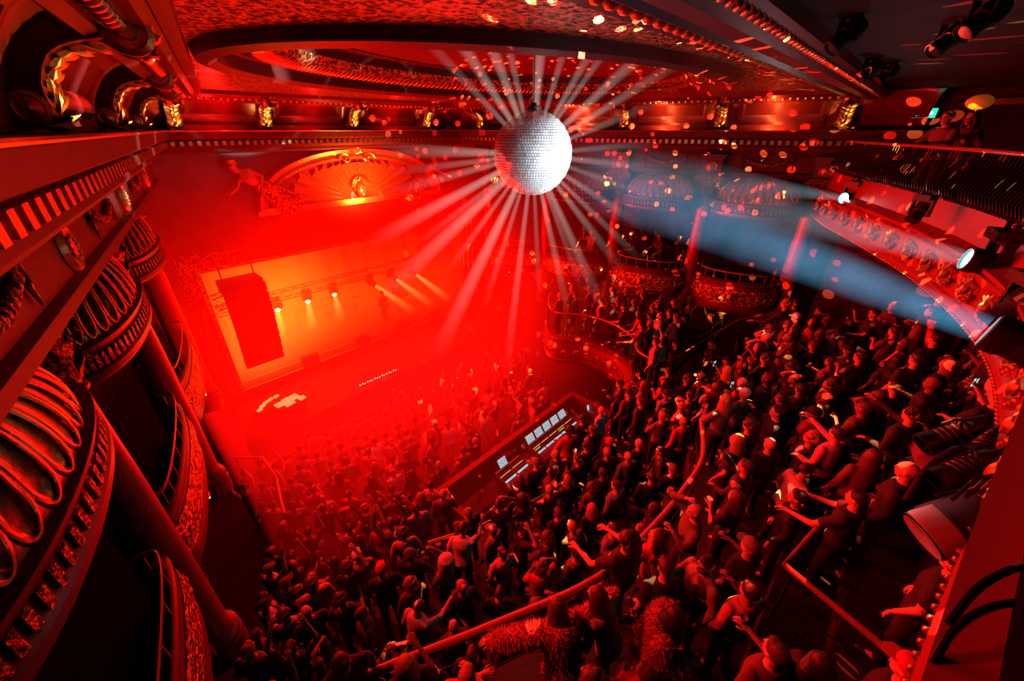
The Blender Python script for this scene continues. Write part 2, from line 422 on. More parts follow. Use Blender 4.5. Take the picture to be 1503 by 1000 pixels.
for side, C in ((1,YR),(-1,YL)):
    for i, y in enumerate(C):
        W = WR if side > 0 else WC
        put_bracket((W(y), y, 0), RZR if side > 0 else RZL, 'gilt scroll bracket on the %s cove above the column %s' % (SN[side], ORD[i]))
for i, x in enumerate(BX[1:]): put_bracket((x, PY, 0), math.pi, 'gilt leaf scroll bracket over the stage, %s' % ['left of the fan','above the shell crest','right of the fan'][i])
put_bracket((BX[0], PY, 0), math.pi, 'gilt leaf scroll bracket over the stage, in the far left corner')
# ceiling: carved border with an elliptical coffer
inn = [(WR(1.7)-.85,1.7),(cR[0]-1.0,PY-.85),(WC(PY)+1.0,PY-.85),(WC(1.7)+.85,1.7)]
ex, ey, erx, ery = 6.9, 6.0, 5.15, 3.25
NE = 96
ell = lambda k, rx, ry: (ex+rx*math.cos(2*math.pi*k/NE), ey+ry*math.sin(2*math.pi*k/NE))
def on_quad(a):
    d = Vector((math.cos(a), math.sin(a))); best = 1e9
    for (p, q) in zip(inn, inn[1:]+inn[:1]):
        p = Vector(p)-Vector((ex,ey)); q = Vector(q)-Vector((ex,ey)); e = q-p
        den_ = d.x*e.y-d.y*e.x
        if abs(den_) < 1e-9: continue
        t = (p.x*e.y-p.y*e.x)/den_; s_ = (p.x*d.y-p.y*d.x)/den_
        if t > 0 and -1e-6 <= s_ <= 1+1e-6: best = min(best, t)
    return (ex+d.x*best, ey+d.y*best)
mb = MB(); vs = []
for k in range(NE):
    a = 2*math.pi*k/NE; o = Vector(on_quad(math.atan2(math.sin(a)*ery, math.cos(a)*erx))); i_ = Vector(ell(k, erx, ery))
    vs += [(o.x,o.y,10.84),(i_.x,i_.y,10.84)]
mb.add(vs, [(2*k,2*k+1,2*((k+1)%NE)+1,2*((k+1)%NE)) for k in range(NE)])
struct(mb.build('ceiling_border', M['orn']))
mb = MB(); ep = [ell(k, erx, ery) for k in range(NE)]
mb.sweep(ep, [(-.25,10.84),(-.22,10.72),(-.1,10.68),(0,10.74),(.05,10.9),(.1,10.92),(.14,11.0),(.3,11.02)], closed=True)
struct(mb.build('trim_ceiling_oval', M['plaster']))
mb = MB(); mb.sweep(ep, [(.3,11.02),(.34,10.95),(.48,10.93),(.62,11.0),(.66,11.08)], closed=True)
struct(mb.build('trim_ceiling_leaf_band', M['orn']))
mb = MB().sweep(ep, [(.66,11.08),(.7,11.2),(.9,11.22),(1.0,11.2)], closed=True); struct(mb.build('trim_ceiling_inner', M['plaster']))
mb = MB(); vs = []
for j, (f, z) in enumerate(((1,11.2),(.85,11.3),(.6,11.38),(.3,11.42),(.02,11.43))):
    for k in range(NE): p = ell(k, (erx-.95)*f, (ery-.95)*f); vs.append((p[0],p[1],z))
mb.add(vs, [(j*NE+k, j*NE+(k+1)%NE, (j+1)*NE+(k+1)%NE, (j+1)*NE+k) for j in range(4) for k in range(NE)])
struct(mb.build('ceiling_dome', M['plain'], ang=180))
lf = MB()   # gilt leaves and egg mould round the oval
for k in range(0, 230):
    a = 2*math.pi*k/230; p = (ex+(erx-.5)*math.cos(a), ey+(ery-.5)*math.sin(a)); rz = math.atan2(math.sin(a)*erx, math.cos(a)*ery)
    Mt = Matrix.Translation((p[0],p[1],10.93)) @ Matrix.Rotation(rz,4,'Z')
    lf.add([(-.13,0,0),(-.03,-.045,-.05),(.12,0,-.09),(-.03,.045,-.05),(-.02,0,-.075)], [(0,1,4),(1,2,4),(2,3,4),(3,0,4)], Mt)
struct(lf.build('trim_ceiling_leaves', M['gold'], smooth=False))
# frame mouldings along the ceiling edges + egg and dart
mb = MB(); q = inn
mb.sweep(q, [(-.3,10.8),(-.3,10.7),(-.2,10.62),(-.1,10.66),(-.04,10.78),(.05,10.8),(.08,10.72),(.2,10.7),(.3,10.8),(.3,10.86)], closed=True)
struct(mb.build('trim_ceiling_frame', M['plaster'], smooth=False))
eg = MB()
for p, a in along(q+[q[0]], .17):
    n = Vector((-math.sin(a), math.cos(a))); c = p+n*(-.0); eg.ell((c.x,c.y,10.72),(.055,.085,.07),8,None,(0,0,a))
struct(eg.build('trim_egg_moulding', M['gold']))
mb = MB(); q2 = [(Vector(p)*.94+Vector((ex,ey))*.06)[:] for p in inn]
mb.sweep(q2, [(-.08,10.84),(-.06,10.76),(.06,10.76),(.08,10.84)], closed=True); struct(mb.build('trim_ceiling_fillet', M['plain'], smooth=False))
# rear beam and soffit
mb = MB(); mb.sweep([(15.3,1.35),(-1.6,1.35)], [(-.3,10.9),(-.3,10.74),(-.22,10.68),(-.15,10.7),(-.08,10.64),(.08,10.64),(.15,10.7),(.22,10.68),(.3,10.74),(.3,10.9)])
struct(mb.build('trim_ceiling_beam', M['plaster'], smooth=False))
rp = MB()
for i in range(110):
    x = -1.2+i*.15; rp.ell((x,1.14,10.68),(.08,.025,.03),7,None,(0,0,R(35)))
struct(rp.build('trim_rope_moulding', M['gold']))
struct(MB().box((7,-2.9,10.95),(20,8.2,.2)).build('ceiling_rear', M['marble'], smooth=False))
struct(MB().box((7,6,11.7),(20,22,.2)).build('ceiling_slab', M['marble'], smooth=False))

# ------------------------------------------------------------------ fan pediment over the stage
FX, FZ, FR = 7.4, 7.75, 3.25
ped = thing('fan_pediment', 'arched gilt pediment with a sunburst fan and mask above the stage', 'pediment', (FX, PY, FZ))
MY = Matrix(((1,0,0,0),(0,0,-1,0),(0,1,0,0),(0,0,0,1)))   # xz plane, z -> -y
arc = [(FR*math.cos(math.pi*i/40), 1.5*max(0,math.sin(math.pi*i/40))**.9) for i in range(41)]
mb = MB(); mb.sweep(arc[::-1], [(-.16,0),(-.16,.16),(-.08,.24),(.0,.2),(.05,.3),(.16,.34),(.2,.2),(.2,0)], MY); mb.build('arch_moulding', M['gold'], ped)
mb = MB(); mb.box((0,-.12,-.06),(2*FR+.5,.34,.14)); mb.box((0,-.16,.04),(2*FR+.3,.26,.06)); mb.build('base_cornice', M['gold'], ped, smooth=False)
mb = MB(); mb.add([(p[0],-.03,p[1]) for p in arc]+[(0,-.03,0)], [(i,i+1,41) for i in range(40)]); mb.build('tympanum', M['plain'], ped)
mb = MB()
for i in range(19):
    a = math.pi*(i+.5)/19; l0, l1 = .75, (2.5 if i % 2 else 2.9)
    e = 1/math.sqrt((math.cos(a)/l1)**2+(math.sin(a)/(1.22))**2); w0, w1 = .04, .13
    if e < .8: e = .85
    c, s_ = math.cos(a), math.sin(a)*1.0
    for (p0, p1, ww0, ww1) in ((.4,e,w0,w1),):
        nx, nz = -s_, c
        mb.add([(c*p0+nx*ww0,-.05,s_*p0+nz*ww0),(c*p0-nx*ww0,-.05,s_*p0-nz*ww0),(c*p1-nx*ww1,-.05,s_*p1-nz*ww1),(c*p1+nx*ww1,-.05,s_*p1+nz*ww1),(c*p0,-.1,s_*p0),(c*p1,-.14,s_*p1)],
               [(0,4,5,3),(4,1,2,5),(3,5,2),(0,1,4)])
mb.build('sunburst_ray', M['gold'], ped, smooth=False)
mb = MB(); mb.ell((0,-.16,.34),(.2,.17,.27),16); mb.ell((0,-.3,.2),(.09,.06,.09),10); mb.ell((0,-.34,.34),(.03,.05,.08),8)
for sx in (-1,1): mb.ell((sx*.08,-.29,.4),(.05,.03,.025),8); mb.ell((sx*.21,-.12,.34),(.04,.05,.08),8)
mb.ell((0,-.32,.23),(.06,.03,.02),8)
for i in range(9): a = R(20)+R(140)*i/8; mb.tube([(.2*math.cos(a),-.12,.36+.22*math.sin(a)),(.33*math.cos(a),-.16,.4+.36*math.sin(a)),(.38*math.cos(a)+.04,-.1,.42+.42*math.sin(a))],[.06,.05,.02],6)
mb.build('mask', M['gold'], ped)
cr = MB()   # crest: shell between scrolls
for i in range(9):
    a = R(20)+R(140)*i/8; cr.tube([(0,-.2,1.5),(.2*math.cos(a),-.3,1.5+.2*math.sin(a)),(.34*math.cos(a),-.24,1.52+.36*math.sin(a))],[.03,.05,.06],6)
for sx in (-1,1):
    pts = [(sx*(.25+.3*math.exp(-k*.13)*math.cos(k*.45)+.15),-.25,1.35+.28*math.exp(-k*.13)*math.sin(k*.45)) for k in range(20)]
    cr.tube(pts, [.07-.002*k for k in range(20)], 6); cr.tube([(sx*.6,-.2,1.45),(sx*1.0,-.22,1.62),(sx*1.2,-.2,1.5),(sx*1.5,-.2,1.5)],[.06,.07,.05,.02],6)
cr.build('crest', M['gold'], ped)

# ------------------------------------------------------------------ side-wall bay units
def half_ellipse(a, b, n, p=1.0): return [(-a*math.cos(math.pi*i/n), b*max(0,math.sin(math.pi*i/n))**p) for i in range(n+1)]
def make_column():
    r = thing('column', '', 'column')
    MB().lathe([(.34,3.2),(.34,3.5),(.3,3.52),(.33,3.58),(.33,3.64),(.27,3.68),(.29,3.73),(.25,3.78)], 24).build('column_base', M['plaster'], r)
    MB().lathe([(.245,3.78),(.25,5),(.24,6.5),(.215,7.78)], 28, cap=False).build('shaft', M['shaft'], r)
    c = MB(); c.lathe([(.215,7.76),(.25,7.8),(.25,7.84),(.215,7.86),(.22,8.0),(.25,8.3),(.34,8.5),(.36,8.52)], 24)
    for t, (z, rr, nn) in enumerate(((7.9,.23,8),(8.12,.25,8))):
        for k in range(nn):
            a = 2*math.pi*(k+.5*t)/nn; T = Matrix.Rotation(a,4,'Z') @ Matrix.Translation((rr,0,z))
            c.add([(0,-.07,0),(0,.07,0),(.04,.09,.12),(.1,.05,.22),(.15,0,.2),(.1,-.05,.22),(.04,-.09,.12),(.05,0,.12),(.1,0,.25)],[(0,1,2,7),(0,7,6),(7,2,3,8),(7,8,5,6),(8,3,4),(8,4,5)],T)
    for k in range(4):
        a = R(45)+k*math.pi/2; T = Matrix.Rotation(a,4,'Z')
        pts = [(.3+.1*math.exp(-j*.16)*math.cos(j*.6)+.03,0,8.42+.1*math.exp(-j*.16)*math.sin(j*.6)) for j in range(14)]
        c.tube(pts, .025, 6, T)
    c.box((0,0,8.58),(.78,.78,.12)); c.box((0,0,8.66),(.86,.86,.08))
    c.build('capital', M['orn2'], r)
    k = MB(); k.box((0,.06,8.96),(.58,.72,.5)); k.box((0,.06,8.74),(.7,.84,.07)); k.box((0,.06,9.24),(.68,.82,.06)); k.box((0,.06,9.3),(.76,.9,.05)); k.build('impost_block', M['plaster'], r, smooth=False)
    MB().lathe([(.001,.05),(.09,.05),(.13,.02),(.16,.04),(.19,0)], 18, Matrix.Translation((0,.42,8.97)) @ Matrix.Rotation(R(-90),4,'X')).build('rosette', M['gold'], r)
    return r
HW, PR = 1.12, .95
def make_canopy():
    r = thing('box_canopy', '', 'canopy')
    d = MB(); NF = 15; per = 12; n = NF*per; rows = 26; vs = []
    for j in range(rows+1):
        ph = R(90)*j/rows; zz = 8.02+.72*math.sin(ph); k = max(0,math.cos(ph))**.8
        for i in range(n+1):
            t = i/per % 1; fl = abs(math.sin(math.pi*(i/per)))**.6
            lo_ = R(17)-R(14)*fl; low = max(0, min(1, (ph-lo_)/.12))
            g = .985-.1*fl*low
            a = math.pi*i/n; vs.append((-HW*math.cos(a)*k*g, .06+PR*math.sin(a)*k*g, zz))
    d.add(vs, [(j*(n+1)+i, j*(n+1)+i+1, (j+1)*(n+1)+i+1, (j+1)*(n+1)+i) for j in range(rows) for i in range(n)])
    d.build('fluted_dome', M['gold'], r, ang=70)
    e = MB()
    for i in range(NF):   # raised loop edging each flute
        a0, a1 = math.pi*i/NF, math.pi*(i+1)/NF
        pts = []
        for j in range(29):
            s_ = j/28
            if s_ < .32: a, ph = a0+.02, R(70)*(1-s_/.32)+R(17)
            elif s_ > .68: a, ph = a1-.02, R(70)*((s_-.68)/.32)+R(17)
            else: q_ = (s_-.32)/.36; a, ph = (a0+a1)/2-((a1-a0)/2-.02)*math.cos(math.pi*q_), R(17)-R(14)*math.sin(math.pi*q_)
            k = max(0,math.cos(ph))**.8; pts.append((-HW*math.cos(a)*k*1.0, .06+PR*math.sin(a)*k*1.0, 8.02+.72*math.sin(ph)))
        e.tube(pts, .018, 6)
    e.build('flute_edging', M['gold'], r)
    f = MB(); p = half_ellipse(HW+.02, PR+.06, 32, .8)
    f.sweep(p[::-1], [(.1,7.66),(-.06,7.66),(-.1,7.7),(-.1,7.76),(-.04,7.8),(-.04,7.95),(-.1,8.0),(-.12,8.05),(0,8.06),(.3,8.06)]) 
    f.build('canopy_frieze', M['plaster'], r, smooth=False)
    k = MB()
    for i in range(1, 32):
        a = math.atan2(p[min(i+1,32)][1]-p[i-1][1], p[min(i+1,32)][0]-p[i-1][0])
        n_ = Vector((math.sin(a), -math.cos(a)))*-1
        k.box((p[i][0]+n_.x*.06, p[i][1]+n_.y*.06, 7.87),(.055,.05,.14), a)
    k.build('frieze_moulding', M['orn2'], r, smooth=False)
    MB().add([(q[0],q[1],7.68) for q in p],[tuple(range(33))]).build('canopy_soffit', M['dark'], r, smooth=False)
    return r
def make_box():
    r = thing('theatre_box', '', 'box')
    p = half_ellipse(HW+.08, PR+.02, 32, .7)
    MB().prism([(q[0], q[1]) for q in p]+[(HW+.08,-1.75),(-HW-.08,-1.75)], 4.72, 4.85).build('box_floor', M['dark'], r, smooth=False)
    pp = p[::-1]
    f = MB(); f.sweep(pp, [(.12,4.62),(.0,4.62),(-.06,4.72),(-.08,4.8),(-.03,4.86),(-.06,5.0),(-.1,5.2),(-.06,5.42),(-.0,5.52),(-.07,5.58),(-.09,5.66),(.0,5.7),(.1,5.7)])
    f.build('box_front', M['plaster'], r)
    g = MB(); g.sweep(pp, [(-.075,4.92),(-.13,5.05),(-.14,5.2),(-.12,5.35),(-.075,5.46)]); g.build('relief_band', M['orn'], r)
    o = MB()
    for i in range(2, 31, 1):
        a = math.atan2(p[min(i+1,32)][1]-p[i-1][1], p[min(i+1,32)][0]-p[i-1][0]); n_ = Vector((-math.sin(a), math.cos(a)))
        T = Matrix.Translation((p[i][0]+n_.x*.13, p[i][1]+n_.y*.13, 5.18)) @ Matrix.Rotation(a,4,'Z')
        if i == 16:
            o.ell((0,.03,.05),(.1,.08,.13),10,T); o.ell((0,.1,.0),(.04,.04,.05),8,T)
        else:
            s_ = 1 if i % 2 else -1
            o.tube([(-.06,0,-.06*s_),(-.02,.03,.05*s_),(.04,.03,.06*s_),(.06,.01,0),(.03,.02,-.03*s_)], [.02,.025,.02,.02,.01], 5, T)
    o.build('relief_scroll', M['gold'], r)
    h = MB(); hp = half_ellipse(HW-.02, PR-.06, 26, .45)
    h.tube([(-HW+.02,-.4,5.95)]+[(q[0],q[1],5.95) for q in hp]+[(HW-.02,-.4,5.95)], .028, 8)
    for i in range(0, 27, 3): h.tube([(hp[i][0],hp[i][1],5.66),(hp[i][0],hp[i][1],5.95)], .012, 6)
    h.build('handrail', M['rail'], r)
    # lattice spandrels and arch under the box
    for sx in (-1,1):
        s2 = MB(); pts = [(sx*1.2, 4.62),(sx*.35,4.62)]+[(sx*(.35+.85*math.sin(R(90)*t/8)), 4.62-.98*(1-math.cos(R(90)*t/8))) for t in range(1,9)]
        s2.plate(pts if sx > 0 else pts[::-1], -.04, .0)
        s2.build('spandrel', M['dark'], r, smooth=False)
    lt = MB()
    for sx in (-1,1):
        lt.tube([(sx*(.35+.85*math.sin(R(90)*t/8)), .0, 4.62-.98*(1-math.cos(R(90)*t/8))) for t in range(0,9)], .03, 6)
        for i in range(7):
            x = .62+i*.09; zl = 4.62-.98*(1-math.sqrt(max(0,1-((x-.35)/.85)**2)))
            lt.tube([(sx*x,.01,4.6),(sx*min(1.18,x+.25),.01,max(3.75,4.6-(min(1.18,x+.25)-x)*1.6))], .008, 4); lt.tube([(sx*1.18,.01,4.6-i*.13),(sx*(1.18-.1-i*.04),.01,4.6-i*.13+.12)], .008, 4)
    lt.build('lattice', M['gold'], r)
    return r
def make_pendant():
    r = thing('ceiling_lamp', '', 'lamp')
    MB().lathe([(.17,.3),(.19,.26),(.2,.2),(.17,.17)], 20, cap=False).build('lamp_rim', M['gold'], r)
    MB().lathe([(.16,.18),(.14,.1),(.08,.05),(.02,.03),(.001,.02)], 18).build('bowl', M['orn2'], r)
    b = MB()
    for k in range(8): b.ell((.17*math.cos(k*.785),.17*math.sin(k*.785),.15),(.018,.018,.022),6)
    b.build('bulb', M['amber'], r); MB().tube([(0,0,.2),(0,0,.36)], .02, 8).build('stem', M['gold'], r)
    return r
cc = [make_column(), make_canopy(), make_box(), make_pendant()]; first = [True]*4
def inst(k, loc, rz, label, group):
    o = cc[k] if first[k] else dup(cc[k]); first[k] = False
    o.location = loc; o.rotation_euler = (0,0,rz); o['label'] = label; o['group'] = group; return o
for side, C, B in ((1,YR,BAYR),(-1,YL,BAYL)):
    W = WR if side > 0 else WL; rz = RZR if side > 0 else RZL; nx, ny = -.978*side, -.208
    for i, y in enumerate(C):
        inst(0, (W(y)+nx*-.05, y, 0), rz, 'tall red column with carved capital on the %s, %s' % (SN[side], ORD[i]), 'columns along the side walls')
    sc = (1,1,1) if side > 0 else (1.22,.46,1)
    for i, y in enumerate(B):
        inst(1, (W(y), y, 0), rz, 'gilt fluted half-dome canopy on the %s, bay %s' % (SN[side], ORD[i]), 'domed canopies over the boxes').scale = sc
        inst(2, (W(y), y, 0), rz, 'curved theatre box front with carved relief on the %s, bay %s' % (SN[side], ORD[i]), 'theatre boxes between the columns').scale = (1,1,1) if side > 0 else (1.2,.24,1)
        nn = .5 if side > 0 else .05; q = (W(y)+nx*nn, y+ny*nn, 4.38)
        inst(3, q, rz, 'small gilt bowl lamp under the %s box, bay %s' % (SN[side], ORD[i]), 'bowl lamps under the boxes')

struct(MB().prism([(WL(1)-.25,1),(WL(PY)-.25,PY),(WL(PY)-1.4,PY),(WL(1)-1.4,1)],4.72,4.85).build('floor_box_level_left', M['dark'], smooth=False))
# ------------------------------------------------------------------ curved gallery front on the right
gpath = [p[:2] for p in GAL]
g = thing('gallery_balcony', 'serpentine painted gallery front curving below the columns', 'balcony front', (10.8,6,0))
inv = Matrix.Translation((-10.8,-6,0))
mb = MB(); mb.sweep(gpath, [(-.15,2.35),(-.02,2.3),(-.07,2.38),(-.12,2.44),(-.02,2.5),(-.1,2.6),(-.12,2.85),(-.04,3.12),(-.1,3.2),(-.12,3.3),(0,3.34),(.2,3.34)], inv); mb.build('fascia', M['plaster'], g)
mb = MB()
for k, (p, a) in enumerate(along(gpath, .42)):
    n = Vector((math.sin(a), -math.cos(a))); T = inv @ Matrix.Translation((p.x+n.x*.13,p.y+n.y*.13,2.78)) @ Matrix.Rotation(a,4,'Z')
    mb.tube([(-.16,0,0),(-.1,-.01,.09),(0,-.02,.1),(.03,-.01,.02),(-.02,0,-.02)], [.01,.02,.02,.02,.01], 5, T); mb.tube([(.16,0,0),(.1,-.01,-.09),(0,-.02,-.1),(-.03,-.01,-.02)], [.01,.02,.02,.01], 5, T)
mb.build('relief_scroll', M['gold'], g)
mb = MB(); mb.tube([(p[0],p[1],4.28) for p in GAL], .035, 8, inv); mb.build('handrail', M['rail'], g)
mb = MB()
for p, a in along(gpath, .13): mb.tube([(p.x,p.y,3.32),(p.x-.03*math.sin(a)*-1,p.y-.03*math.cos(a),3.7),(p.x,p.y,4.26)], .011, 5, inv)
mb.build('balusters', M['black'], g); 

# ------------------------------------------------------------------ upper circle (horseshoe balcony)
CIR = catmull([(-1.5,.9),(-.9,-.1),(.4,-.5),(2,-.8),(4.6,-1.25),(6.8,-1.22),(9.2,-.62),(11.4,.3),(13.3,1.2),(14.8,1.75)], 8)
cpath = [p[:2] for p in CIR]
c = thing('circle_balcony', 'red curved upper circle balcony front with gilt ornaments sweeping down the right side', 'balcony front', (7,0,0)); inv = Matrix.Translation((-7,0,0))
mb = MB(); mb.sweep(cpath, [(-.5,7.75),(.0,7.75),(.05,7.8),(.03,7.86),(-.02,7.9),(.0,8.1),(.05,8.35),(.05,8.42),(.14,8.46),(.16,8.52),(.08,8.55),(-.02,8.6),(-.1,8.95),(-.1,8.98),(-.3,8.98)], inv); mb.build('fascia', M['plain'], c)
mb = MB()
for p, a in along(cpath, .09):
    n = Vector((-math.sin(a), math.cos(a))); mb.ell((p.x+n.x*.05,p.y+n.y*.05,7.78),(.024,.024,.024),6,inv)
mb.build('edge_moulding', M['gold'], c)
mb = MB(); T = Matrix.Identity(4)
for s_ in (-1,1):
    mb.tube([(0,.02,-.16),(s_*.06,.06,-.06),(s_*.16,.05,-.02),(s_*.2,.04,.1),(s_*.1,.06,.14),(s_*.07,.05,.05)], [.03,.035,.03,.03,.025,.01], 6, T)
    mb.tube([(0,.02,.0),(s_*.03,.06,.12),(s_*.05,.05,.2)], [.03,.035,.01], 6, T)
    for j in range(3): mb.ell((s_*(.05+.06*j),.05,-.12+.05*j),(.03,.03,.045),6,T)
mb.ell((0,.06,.02),(.05,.05,.1),8,T); oc = mb.mesh('ornament_cluster', [M['gold']])
for k, (p, a) in enumerate(along(cpath, .72)):
    if p.x < 2.6: continue
    n = Vector((-math.sin(a), math.cos(a))); link('ornament_cluster', oc, c, (p.x+n.x*.03-7,p.y+n.y*.03,8.12), (0,0,a))
mb = MB(); mb.sweep(cpath, [(.055,8.36),(.09,8.39),(.055,8.42)], inv); mb.build('gilt_line', M['gold'], c)
struct(MB().prism([(p[0]-0,p[1]-.25) for p in cpath]+[(15.5,-7),(-1.5,-7)], 8.35, 8.55).build('floor_upper_circle', M['blackm'], smooth=False))
r = thing('circle_railing', 'dark bellied iron railing on top of the upper circle front', 'railing', (7,0,0))
rpath = [(p[0],p[1]-.12) for p in cpath]
mb = MB()
for p, a in along(rpath, .1):
    if p.x < 5.2: continue
    n = Vector((-math.sin(a), math.cos(a)))
    q = lambda o, z: (p.x+n.x*o, p.y+n.y*o, z)
    mb.tube([q(0,8.97),q(.12,9.06),q(.17,9.2),q(.1,9.38),q(.01,9.55),q(0,9.7)], .012, 5, inv)
mb.build('balusters', M['black'], r)
rp_ = [p for p in rpath if p[0] > 5.2]
mb = MB(); mb.tube([(p[0],p[1],9.72) for p in rp_], .03, 8, inv); mb.tube([(p[0],p[1],8.99) for p in rp_], .02, 6, inv); mb.build('handrail', M['rail'], r)
mb = MB(); mb.sweep([p for p in cpath if -.8 < p[0] < 5.3], [(.04,8.6),(.05,8.74),(-.0,8.98),(-.14,9.02),(-.45,8.9),(-.6,8.6)], inv); mb.build('rail_drape', mat('black_drape', (.004,.004,.004), .95, spec=.05), r)  # added black band standing in for the darkness along the near railing
# bent tube rail close by, lower right of the frame
tr = MB()
for k, q in enumerate((((1368,975),(1400,925),(1450,893),(1520,880)),((1392,915),(1430,868),(1470,842),(1520,825)))):
    tr.tube(catmull([tuple(at(x,y,t=1.25+.03*i)) for i, (x, y) in enumerate(q)], 6), .012, 8)
tag(tr.build('bent_guard_bar', M['black']), 'pair of dark curved guard bars in the lower right corner, close to the camera', 'guard bar')

# ------------------------------------------------------------------ rails of the standing terraces
def rail_thing(label, pts, z, h=1.05, m='rail', r=.045, posts=True, step=1.2, infill=None, tops=None):
    t = thing('guard_rail', label, 'railing', (pts[0][0], pts[0][1], z if not tops else z)); iv = Matrix.Translation((-pts[0][0], -pts[0][1], -z))
    zs = tops or [z+h]*len(pts)
    MB().tube([(p[0],p[1],q) for p, q in zip(pts, zs)], r, 10, iv).build('handrail', M[m], t)
    b = MB()
    for (p, a) in along(pts, step): b.tube([(p.x,p.y,z),(p.x,p.y,z+h-.01)], .018, 6, iv)
    for p in (pts[0], pts[-1]): b.tube([(p[0],p[1],z),(p[0],p[1],z+h-.01)], .02, 6, iv)
    if infill != 'none':
        b.tube([(p[0],p[1],z+h*.55) for p in pts], .012, 6, iv); b.tube([(p[0],p[1],z+.15) for p in pts], .012, 6, iv)
    b.build('posts', M['black'], t)
    return t
R1 = catmull([(-.2,2.72),(.46,2.42),(1.68,1.8),(2.9,1.25),(4.0,1.08),(4.95,1.02),(5.9,1.06),(6.9,1.45)], 4)
rail_thing('long red handrail crossing the bottom of the frame, fur-coated guest leaning on it', [p[:2] for p in R1], 4.0, 1.08, r=.05)
R2 = [at(628,797,z=3.1), at(706,772,z=3.1), at(776,738,z=3.1), at(824,710,z=3.1), at(873,671,z=3.1), at(905,648,z=3.1)]
rail_thing('brass handrail behind the sound desk, people leaning along it', [(p.x,p.y) for p in R2], 2.0, 1.08, 'brass', .04)
rail_thing('angled red handrail round the dark stairwell in the lower right', [(5.3,-.6),(4.32,-.37),(3.95,-1.55)], 4.5, .95, r=.04)
rail_thing('dark handrail between the rows of the right-hand circle crowd', [(6.1,-1.02),(8.4,-1.02),(12.6,-1.02)], 4.95, .8, 'rail', .035)
rail_thing('short yellow-lit corner rail beside the crowd below the white T-shirt', [tuple(at(745,752,z=3.12))[:2], tuple(at(752,742,z=3.12))[:2]], 2.0, 1.12, 'brass', .03)
rail_thing('curved handrail at the foot of the left columns above the dance floor', [tuple(at(x,y,z=1.65))[:2] for x,y in ((345,672),(385,672),(405,700),(412,735),(418,755))], 0.5, 1.15, 'rail', .04)
rail_thing('short white-edged rail end at the bottom edge of the frame', [tuple(at(528,965,z=5.1))[:2], tuple(at(540,992,z=5.1))[:2]], 4.0, 1.1, 'brass', .03)
# balustrade by the stairs on the right, two rails above
bl = thing('stair_balustrade', 'dark iron balustrade screening the stairs in the right-hand crowd', 'balustrade', (10,1.6,3.9)); iv = Matrix.Translation((-10,-1.6,-3.9))
mb = MB(); x = 8.4
while x < 13.4: mb.tube([(x,1.64,4.0),(x,1.64,4.98)], .012, 5, iv); mb.tube([(x,1.64,4.9),(x+.14,1.64,4.62)], .006, 4, iv); x += .12
mb.build('balusters', M['black'], bl); mb = MB(); mb.tube([(8.4,1.64,5.0),(13.4,1.64,5.0)], .03, 8, iv); mb.tube([(8.4,1.64,4.05),(13.4,1.64,4.05)], .02, 8, iv); mb.build('handrail', M['rail'], bl)
wr = thing('wall_handrail', 'thin red handrail rising behind the gallery crowd', 'handrail', (12.2,3.0,3.2))
mb = MB(); mb.tube([(-1.6,.3,.95),(-.2,.1,1.0),(.9,-.5,1.55),(1.6,-1.1,1.6)], .022, 8); mb.build('bar', M['rail'], wr)
mb = MB()
for x, y, z in ((-1.6,.3,.95),(0,.02,1.1),(1.6,-1.1,1.6)): mb.tube([(x,y,-.6),(x,y,z)], .016, 6)
mb.build('posts', M['black'], wr)
# ------------------------------------------------------------------ stage equipment
def truss(name, label, a, b, w=.32, cat='truss'):
    a = Vector(a); b = Vector(b); t = thing(name, label, cat, a); d = b-a; L_ = d.length; q = d.normalized(); up_ = Vector((0,0,1)); 
    if abs(q.z) > .9: up_ = Vector((0,1,0))
    u = q.cross(up_).normalized()*w/2; v = u.cross(q).normalized()*w/2
    cs = [u+v, u-v, -u-v, -u+v]
    m = MB()
    for c_ in cs: m.tube([c_, c_+d], .025, 6)
    m.build('chord', M['steel'], t); m = MB(); n = max(2, int(L_/.4))
    for i in range(n):
        for k in range(4): m.tube([cs[k]+d*i/n, cs[(k+1) % 4]+d*(i+1)/n], .012, 4)
    m.build('lacing', M['steel'], t); return t
truss('lighting_truss', 'silver lighting truss across the stage carrying the amber lamps', (2.2,16,4.45), (11.6,16,4.45))
truss('lighting_truss', 'short truss bracket standing beside the hanging loudspeaker stack', (2.1,14.9,5.1), (3.3,14.9,5.25), .4)
truss('vertical_truss', 'upright ladder of truss lit red at the right of the stage', (12.1,14.1,4.2), (12.1,14.1,6.4), .3)
